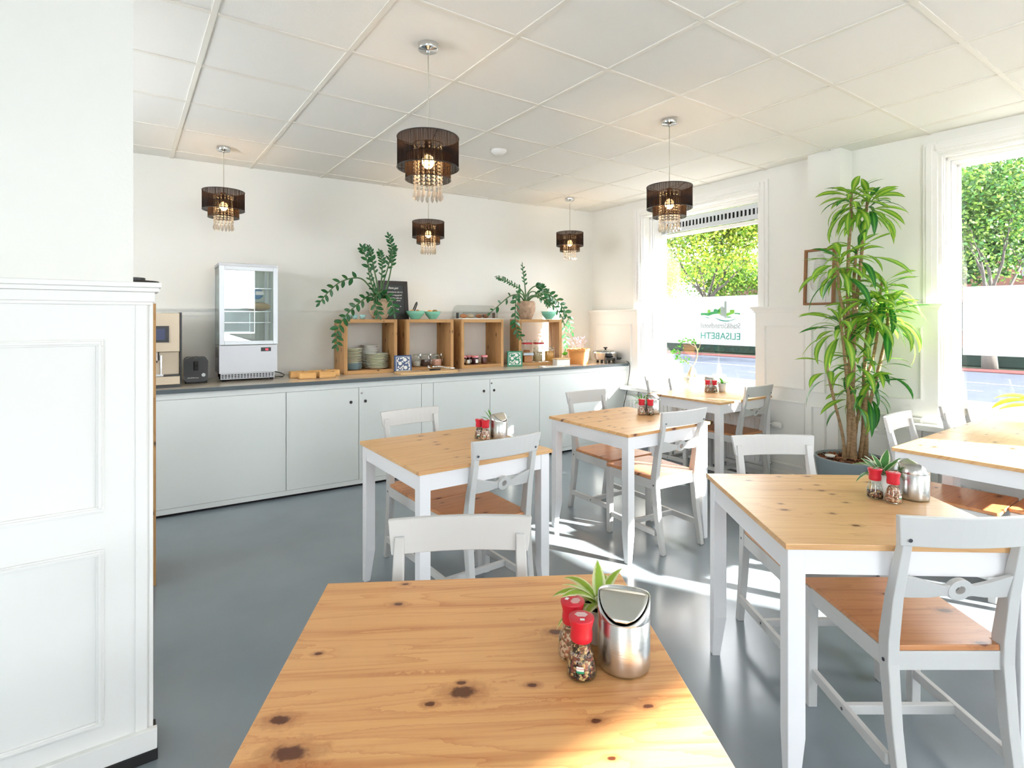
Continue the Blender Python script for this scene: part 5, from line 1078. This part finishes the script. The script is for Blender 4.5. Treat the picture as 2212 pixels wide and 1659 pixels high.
def mill(fill, fillh, words):
    t = thing('pepper_mill', 'x', 'spice mill')
    MB().mat(M['jar']).lathe(PROF, 32).build('glass_jar', t)
    MB().mat(fill).lathe([(0, .005)] + [(r * .90, max(z, .005)) for r, z in PROF[1:] if z <= fillh] + [(.014, fillh + .004), (0, fillh + .004)], 28).build('spice', t)
    c = MB().mat(M['red']).lathe([(.0185, .074), (.0195, .076), (.0195, .088), (.0185, .098), (.0225, .117), (.0225, .1195), (.0205, .1205), (0, .1205)], 36).build('grinder_cap', t)
    tp = MB().mat(M['chalk']).box(-.003, -.014, .1206, .005, -.008, .1209)
    for i in range(7): tp.box(-.012 + abs(i - 3) * .0016, .012 - i * .0022, .1206, .012 - abs(i - 3) * .0016, .0128 - i * .0022, .1209)
    tp.build('cap_print', c)
    if words:
        def bend(o, r_, z0):                       # wrap the printed words round the jar (front is -y)
            for v in o.data.vertices:
                a = v.co.x / r_ - PI / 2; zz_ = v.co.y + z0; rr = r_ + .0004 + max(0, (.06 - zz_)) * .16; v.co = Vector((rr * math.cos(a), rr * math.sin(a), zz_))
        o = text('lettering', words[0], .0090, M['chalk'], t, Matrix.Identity(4)); bend(o, .0205, .050)
        o = text('lettering', words[1], .0078, M['chalk'], t, Matrix.Identity(4)); bend(o, .0222, .040)
        g_ = MB(); 
        for m_, z0, z1 in ((M['chalk'], .026, .035), (pm('green_print', srgb(20, 140, 96), .5), .022, .026), (M['red'], .0305, .0312)):
            g_.mat(m_); n = 6; r_ = .0268 + (.0004 if m_ is M['red'] else .0); k = g_.add([(r_ * math.cos(R(-112 + 28 * i / n)), r_ * math.sin(R(-112 + 28 * i / n)), z) for z in (z0, z1) for i in range(n + 1)])
            for i in range(n): g_.face([k + i, k + i + 1, k + n + 2 + i, k + n + 1 + i])
        g_.build('sticker', t)
    t.scale = (1.04, 1.04, .90); return t
def make_bin():
    """small steel swing-lid table bin; the lid slopes towards -y"""
    t = thing('table_bin', 'x', 'bin'); r = .0490; n = 48
    zt = lambda y: .148 + .0 if y > .004 else .148 - (.004 - y) * .98
    zt = lambda y: (.150 - max(0, y - .0) ** 2 * 4.0) if y > .0 else .150 - ((-y) ** 1.18) * 1.55
    b = MB().mat(M['steel'])
    for z0, z1 in ((.0, .104),):
        b.lathe([(0, .0008), (r * .93, .0008), (r * .985, .004), (r, .009), (r, z1), (r * .985, z1 + .0008), (r * .985, z1 + .0022), (r, z1 + .003)], n)
    k = b.add([(r * math.cos(2 * PI * i / n), r * math.sin(2 * PI * i / n), .107) for i in range(n)] + [(r * math.cos(2 * PI * i / n), r * math.sin(2 * PI * i / n), max(.1075, zt(r * math.sin(2 * PI * i / n)))) for i in range(n)])
    k2 = b.add([(r * .95 * math.cos(2 * PI * i / n), r * .95 * math.sin(2 * PI * i / n), max(.1075, zt(r * .95 * math.sin(2 * PI * i / n))) - .001) for i in range(n)])
    k3 = b.add([(r * .95 * math.cos(2 * PI * i / n), r * .95 * math.sin(2 * PI * i / n), .100) for i in range(n)])
    for i in range(n): j = (i + 1) % n; b.face([k + i, k + j, k + n + j, k + n + i], True); b.face([k + n + i, k + n + j, k2 + j, k2 + i], True); b.face([k2 + i, k2 + j, k3 + j, k3 + i], True)
    b.build('body', t)
    MB().mat(M['blackmatt']).cyl(0, 0, .096, .100, r * .94, 36).build('inner_ring', t)
    l_ = MB().mat(pm('satin_steel_lid', srgb(196, 194, 186), .33, 1.0)); ny = 16; nx = 10; grid = []
    for iy in range(ny + 1):
        y = -r * .90 + iy * (r * 1.80) / ny; hw = math.sqrt(max(0, (r * .925) ** 2 - y * y)); z = (zt(y) + .001) if y < 0 else (.151 - y * .25 - y * y * 3)
        grid.append(l_.add([(hw * (-1 + 2 * ix / nx), y, z) for ix in range(nx + 1)]))
    for A, B in zip(grid, grid[1:]):
        for ix in range(nx): l_.face([A + ix, A + ix + 1, B + ix + 1, B + ix], True)
    o = l_.build('swing_lid', t); t.scale = (1, 1, .90); so = o.modifiers.new('thick', 'SOLIDIFY'); so.thickness = .0012; so.offset = -1
    return t
def pot_plant(mat, n, ln, wd, seed, potr=.036, poth=.068, droop=80, pit=55):
    rnd = random.Random(seed); t = thing('potted_foliage', 'x', 'potted plant')
    MB().mat(M['white']).lathe([(0, .001), (potr * .72, 0), (potr * .76, .003), (potr, poth), (potr * .93, poth), (potr * .9, poth * .85)], 32).mat(M['soil']).lathe([(potr * .92, poth * .88), (0, poth * .9)], 32).build('pot', t)
    lf = MB().mat(mat)
    for i in range(n):
        a = 2.4 * i + rnd.uniform(-.2, .2); q = i / n
        lf.leaf((.004 * math.cos(a), .004 * math.sin(a), poth * .9 + .01 * q), a, R(pit - 25 + 45 * q + rnd.uniform(-8, 8)), ln * rnd.uniform(.75, 1.1) * (1 - .25 * q), wd * rnd.uniform(.85, 1.1), R(droop * rnd.uniform(.7, 1.2) * (1.1 - .5 * q)), 8, .25, rnd.uniform(-.4, .4))
    lf.build('leaves', t); return t
mP = mill(PEP, .062, ('SEIZOENEN', 'PEPER')); mS = mill(SAL, .06, ('HIMALAYA', 'ZOUT')); mH = mill(PEP, .028, ('SEIZOENEN', 'PEPER'))
bn = make_bin()
pA = pot_plant(M['lime'], 17, .120, .028, 2, potr=.040, poth=.072, droop=105); pB = pot_plant(M['vari'], 17, .125, .034, 5, potr=.042, poth=.080); pC = pot_plant(M['fresh'], 15, .13, .010, 7); pD = pot_plant(M['fresh'], 13, .11, .013, 12, potr=.038, poth=.075, droop=110)
used = set()
def place(o, x, y, rot, lb, grp, z=.7505):
    if o.name in used: return dup(o, (x, y, z), R(rot), lb, grp)
    used.add(o.name); o.location = (x, y, z); o.rotation_euler = (0, 0, R(rot)); o['label'] = lb; o['group'] = grp; return o
G1, G2, G3, G4 = 'steel swing lid table bins', 'spice mills with red caps', 'small potted plants on the tables', ''
VR = -35                                              # turned so the printed side looks into the room
place(mP, .690, .758, VR - 4, 'pepper mill with printed label, front one on the nearest table', G2)
place(mS, .716, .812, VR - 120, 'salt mill half hidden behind the pepper mill on the nearest table', G2)
place(pA, .800, .822, 20, 'lime striped plant in white pot on the nearest table', G3)
place(bn, .778, .736, VR - 18, 'steel swing lid bin on the nearest table', G1)
place(mP, 1.603, 2.59, VR, 'pepper mill, left one of two on the left table', G2)
place(mS, 1.614, 2.545, VR, 'salt mill, right one of two on the left table', G2)
place(pC, 1.715, 2.63, 0, 'narrow leaved green plant behind the bin on the left table', G3)
place(bn, 1.700, 2.545, VR + 50, 'steel swing lid bin on the left table', G1)
place(mS, 2.925, 2.60, VR, 'salt mill, left one of two on the middle table', G2)
place(mP, 2.960, 2.555, VR, 'pepper mill, right one of two on the middle table', G2)
place(pC, 2.985, 2.655, 70, 'narrow leaved green plant behind the mills on the middle table', G3)
place(bn, 3.04, 2.60, VR + 60, 'steel swing lid bin on the middle table, half behind the chair', G1)
place(mS, 4.335, 3.075, VR, 'salt mill, left one of two below the lettered window', G2)
place(mP, 4.36, 3.02, VR, 'pepper mill, right one of two below the lettered window', G2)
place(pD, 4.475, 3.02, 0, 'drooping green plant in white pot below the lettered window', G3)
place(bn, 4.43, 3.12, VR + 180, 'steel swing lid bin below the lettered window', G1)
place(mH, 2.262, .892, VR - 150, 'nearly empty pepper mill, left one of two on the large right table', G2)
place(mS, 2.258, .832, VR + 25, 'salt mill, right one of two on the large right table', G2)
place(pB, 2.335, .895, 30, 'cream edged plant in white pot on the large right table', G3)
place(bn, 2.372, .808, VR + 75, 'steel swing lid bin on the large right table', G1)

# ================================================================ PICTURE, BONSAI, BIG PLANT
t = thing('framed_picture', 'small wooden framed white relief leaf leaning on the pier ledge', 'picture', (4.530, 2.292, 1.5225), R(-90))
T_ = Matrix.Rotation(R(-3), 4, 'X'); fw, fh = .235, .445; fr = pm('walnut_frame', srgb(140, 92, 52), .5)
f = MB().mat(fr); f.box(0, -.045, 0, fw, -.01, .016, T_).box(0, -.045, fh - .016, fw, -.01, fh, T_).box(0, -.045, .016, .018, -.01, fh - .016, T_).box(fw - .018, -.045, .016, fw, -.01, fh - .016, T_).build('frame', t, bevel=.001)
MB().mat(M['chalk']).box(.018, -.022, .016, fw - .018, -.014, fh - .016, T_).build('backing_card', t)
lf = MB().mat(M['white'])
def feather(cx_, z0, z1, w_):
    for i in range(16):
        u = (i + .5) / 16; z = z0 + (z1 - z0) * u; hw = w_ * math.sin(PI * (.12 + .8 * u)) ** .8
        lf.tube([tuple(T_ @ Vector((cx_ - hw, -.026, z + .004))), tuple(T_ @ Vector((cx_, -.032, z - .004))), tuple(T_ @ Vector((cx_ + hw, -.026, z + .004)))], .004, 5)
    lf.tube([tuple(T_ @ Vector((cx_, -.028, z0 - .08))), tuple(T_ @ Vector((cx_, -.030, z1)))], .002, 5)
feather(.12, .20, .40, .05); feather(.085, .12, .24, .04); feather(.165, .10, .22, .035); lf.build('paper_relief', t)

t = thing('bonsai', 'small ficus bonsai in rough pale pot on the lettered window sill', 'potted plant', (4.84, 3.63, .6605))
MB().mat(M['stonepale']).lathe([(0, 0), (.05, 0), (.065, .03), (.074, .09), (.072, .145), (.064, .155), (.058, .15), (.058, .13)], 36).mat(M['soil']).lathe([(.06, .135), (0, .14)], 36).build('pot', t)
bk = MB().mat(pm('pale_bark', srgb(196, 178, 150), .8))
Rv = Vector((.8178, -.5755, 0)); up = Vector((0, 0, 1))
q = lambda u, z, d=0: Rv * u + up * z + Vector((.5755, .8178, 0)) * d
bk.tube([q(-.01, .13), q(-.005, .18), q(.01, .23), q(.012, .265)], .03, 12, [.036, .034, .022, .011]); bk.tube([q(.045, .13, .01), q(.042, .17), q(.025, .22), q(.015, .255)], .02, 10, [.012, .02, .018, .008])
bk.tube(smooth_path([q(.012, .26), q(.04, .30), (q(.06, .36)), q(.065, .42), q(.04, .48), q(.02, .53)], 4), .007, 8); bk.tube(smooth_path([q(.012, .265), q(-.04, .30), q(-.10, .33), q(-.16, .36)], 4), .004, 7)
bk.tube(smooth_path([q(.065, .42), q(.09, .47), q(.10, .52)], 4), .003, 6); bk.tube(smooth_path([q(.05, .46), q(-.02, .50), q(-.08, .54)], 4), .003, 6); bk.tube(smooth_path([q(-.04, .30), q(-.06, .33), (q(-.05, .38))], 4), .0025, 6)
bk.build('trunk', t); lf = MB().mat(M['fresh']); rnd = random.Random(2)
for (u, z, n_) in ((-.15, .36, 14), (-.16, .42, 14), (-.05, .33, 8), (-.06, .29, 6), (-.09, .53, 14), (-.12, .48, 8), (.0, .53, 12), (.03, .52, 8), (.09, .45, 4)):
    for i in range(n_):
        p = q(u + rnd.uniform(-.035, .035), z + rnd.uniform(-.025, .025), rnd.uniform(-.03, .03)); lf.blade(p, Vector((rnd.uniform(-1, 1), rnd.uniform(-1, 1), rnd.uniform(-.8, .3))), Vector((rnd.uniform(-1, 1), -1, rnd.uniform(0, 1))), .032, .017, 3)
lf.build('leaves', t)

# large dracaena in the grey planter
t = thing('dracaena_plant', 'tall dracaena with striped drooping leaves in a round grey planter', 'potted plant', (4.325, 1.86, 0))
MB().mat(M['planter']).lathe([(0, 0), (.17, 0), (.178, .006), (.236, .40), (.236, .408), (.226, .41), (.222, .36)], 56).build('planter', t)
MB().mat(pm('bark_chips', srgb(116, 72, 52), .9, bs=(70, 1, .012), var=(60, .5))).lathe([(.226, .372), (.12, .385), (0, .39)], 40).build('bark_mulch', t)
chips = MB(); rnd = random.Random(6); cms = [pm('bark_chip_a', srgb(120, 70, 48), .9), pm('bark_chip_b', srgb(166, 116, 84), .9), pm('bark_chip_c', srgb(70, 42, 32), .9)]
for i in range(420):
    a = rnd.uniform(0, 6.28); r_ = .215 * math.sqrt(rnd.random()); chips.mat(rnd.choice(cms)); s_ = rnd.uniform(.006, .014)
    chips.box(-s_, -s_ * .5, -s_ * .3, s_, s_ * .5, s_ * .3, Matrix.Translation((r_ * math.cos(a), r_ * math.sin(a), .39 + rnd.uniform(-.002, .008))) @ Matrix.Rotation(rnd.uniform(0, 6), 4, 'Z') @ Matrix.Rotation(rnd.uniform(-.6, .6), 4, 'X'))
o = chips.build('bark_chips', t); o['kind'] = 'stuff'
D = lambda u, z, d=0: Rv * u + up * z + Vector((.5755, .8178, 0)) * d     # u to the right, d away from the room centre
canes = [([D(.01, .36), D(.0, .60), D(-.005, .85), D(0, 1.09)], [.030, .030, .026, .028]),
         ([D(0, 1.07), D(-.02, 1.3), D(-.025, 1.6), D(-.02, 1.9), D(-.005, 2.12), D(0, 2.33)], [.020, .013, .012, .011, .010, .009]),
         ([D(.01, 1.08), D(.02, 1.35), D(.045, 1.6), D(.07, 1.83), D(.09, 2.05), D(.12, 2.29)], [.018, .014, .012, .011, .010, .009]),
         ([D(.0, 1.07), D(-.02, 1.2), D(-.055, 1.45), D(-.09, 1.62), D(-.10, 1.84)], [.015, .011, .010, .009, .008]),
         ([D(0, 1.1), D(.015, 1.4), D(.02, 1.7), D(.035, 1.88), D(.06, 1.95)], [.014, .011, .010, .009, .008]),
         ([D(.11, .36, .02), D(.11, .6, .02), D(.115, .83, .02), D(.11, 1.0, .02)], [.024, .023, .022, .018]),
         ([D(.11, .98, .02), D(.10, 1.15), D(.12, 1.35), D(.145, 1.48)], [.014, .011, .010, .008]),
         ([D(.06, .40), D(.10, .65), D(.16, .9), D(.21, 1.15, -.02), D(.235, 1.35, -.04), D(.225, 1.5, -.05)], [.014, .013, .012, .012, .010, .008]),
         ([D(.115, .98, .02), D(.15, 1.1), D(.2, 1.3, .02), D(.22, 1.52, .03), D(.235, 1.68, .02)], [.012, .010, .010, .009, .008]),
         ([D(-.05, .38), D(-.06, .55), D(-.12, .8), D(-.17, 1.02), D(-.175, 1.12)], [.015, .010, .009, .008, .007]),
         ([D(-.03, .38), D(-.03, .7, -.03), D(-.06, 1.0, -.04), D(-.09, 1.25, -.05), D(-.12, 1.42, -.06)], [.013, .010, .010, .009, .008]),
         ([D(.03, .38, .03), D(.05, .6, .03), D(.08, .8, .02), D(.10, .95, 0)], [.014, .012, .010, .008])]
for pts, rr in canes:
    P = smooth_path(pts, 5); n = len(P); m_ = len(rr) - 1; R2 = []
    for i in range(n):
        u = i / (n - 1) * m_; a = min(int(u), m_ - 1); R2.append(rr[a] + (rr[a + 1] - rr[a]) * (u - a) + (.0015 if i % 2 else 0))
    MB().mat(M['bark']).tube(P, .01, 10, R2).build('cane', t)
crowns = [(0, 2.33, 0, 24, .27), (.125, 2.30, 0, 24, .29), (-.10, 1.86, -.03, 22, .30), (.06, 1.95, .02, 12, .34), (.235, 1.68, 0, 22, .32), (.225, 1.50, -.05, 22, .34), (.06, 1.56, -.08, 16, .30), (-.12, 1.42, -.06, 18, .34), (.145, 1.48, 0, 14, .30), (-.175, 1.12, -.03, 5, .26), (.10, .98, -.02, 12, .28), (.0, 1.16, -.06, 10, .26), (-.03, .93, -.04, 8, .26), (.16, 1.12, -.04, 8, .26)]
rnd = random.Random(14)
for ci, (u, z, d, n_, ln) in enumerate(crowns):
    c = D(u, z, d); lf = MB(); n_ = int(n_ * 1.55)
    for i in range(n_):
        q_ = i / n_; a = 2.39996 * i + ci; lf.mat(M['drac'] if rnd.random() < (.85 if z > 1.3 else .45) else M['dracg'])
        l2 = ln * rnd.uniform(.9, 1.25) * (1 - .35 * q_)
        base = c + Vector((.008 * math.cos(a), .008 * math.sin(a), -.15 * (1 - q_)))
        # keep blades off the wall and pier on the window side
        ex = base.x + l2 * math.cos(a) * .8 + 4.325; ey = base.y + l2 * math.sin(a) * .8 + 1.86
        if ex > 4.66 or (ey > 1.98 and ex > 4.48): l2 *= .45; 
        if base.x + l2 * math.cos(a) * .8 + 4.325 > 4.68: a = a + PI; l2 = ln * .7
        ex = base.x + l2 * math.cos(a) * .8 + 4.325; ey = base.y + l2 * math.sin(a) * .8 + 1.86
        if ey > 2.0 and ex > 4.46: a = -a; 
        lf.leaf(base, a, R(-12 + 66 * q_ + rnd.uniform(-12, 12)), l2, (.043 + .006 * (ln > .3)) * rnd.uniform(.8, 1.2), R(108 * rnd.uniform(.6, 1.15) * (1.15 - .6 * q_)), 8, .18, rnd.uniform(-.9, .9), wp=lambda t_: max(.02, math.sin(PI * (.05 + .93 * t_)) ** 1.0 * (.35 + .65 * min(1, t_ * 2.2))) if t_ < 1 else .01)
    lf.build('leaf_crown', t)
tag(MB().mat(M['white']).lathe([(0, 0), (.03, 0), (.034, .012), (.03, .012), (0, .004)], 24).build('saucer', None, (4.20, 1.95, .412)), 'little white saucer on the mulch of the grey planter', 'saucer')
# plant on the right window sill, one spray of leaves reaching into the picture
t = thing('sill_plant', 'bright yellow green leafy plant on the right window sill', 'potted plant', (4.86, .90, .6605))
MB().mat(M['white']).lathe([(0, 0), (.06, 0), (.08, .13), (.074, .13), (.07, .12), (0, .12)], 32).build('pot', t)
lf = MB().mat(M['yellowleaf'])
for i, (yw, pt, l_, w_, dr) in enumerate([(95, 72, .36, .085, 120), (120, 66, .38, .08, 130), (105, 55, .30, .08, 110), (60, 60, .3, .08, 100), (200, 60, .28, .08, 100), (260, 62, .28, .08, 100), (310, 55, .28, .08, 100), (150, 78, .30, .075, 110)]):
    lf.leaf((0, 0, .12), R(yw), R(pt), l_, w_, R(dr), 10, .25, .3, wp=lambda t_: max(.05, math.sin(PI * max(0, t_ - .28) / .74)) if t_ > .3 else .06)
lf.build('leaves', t)
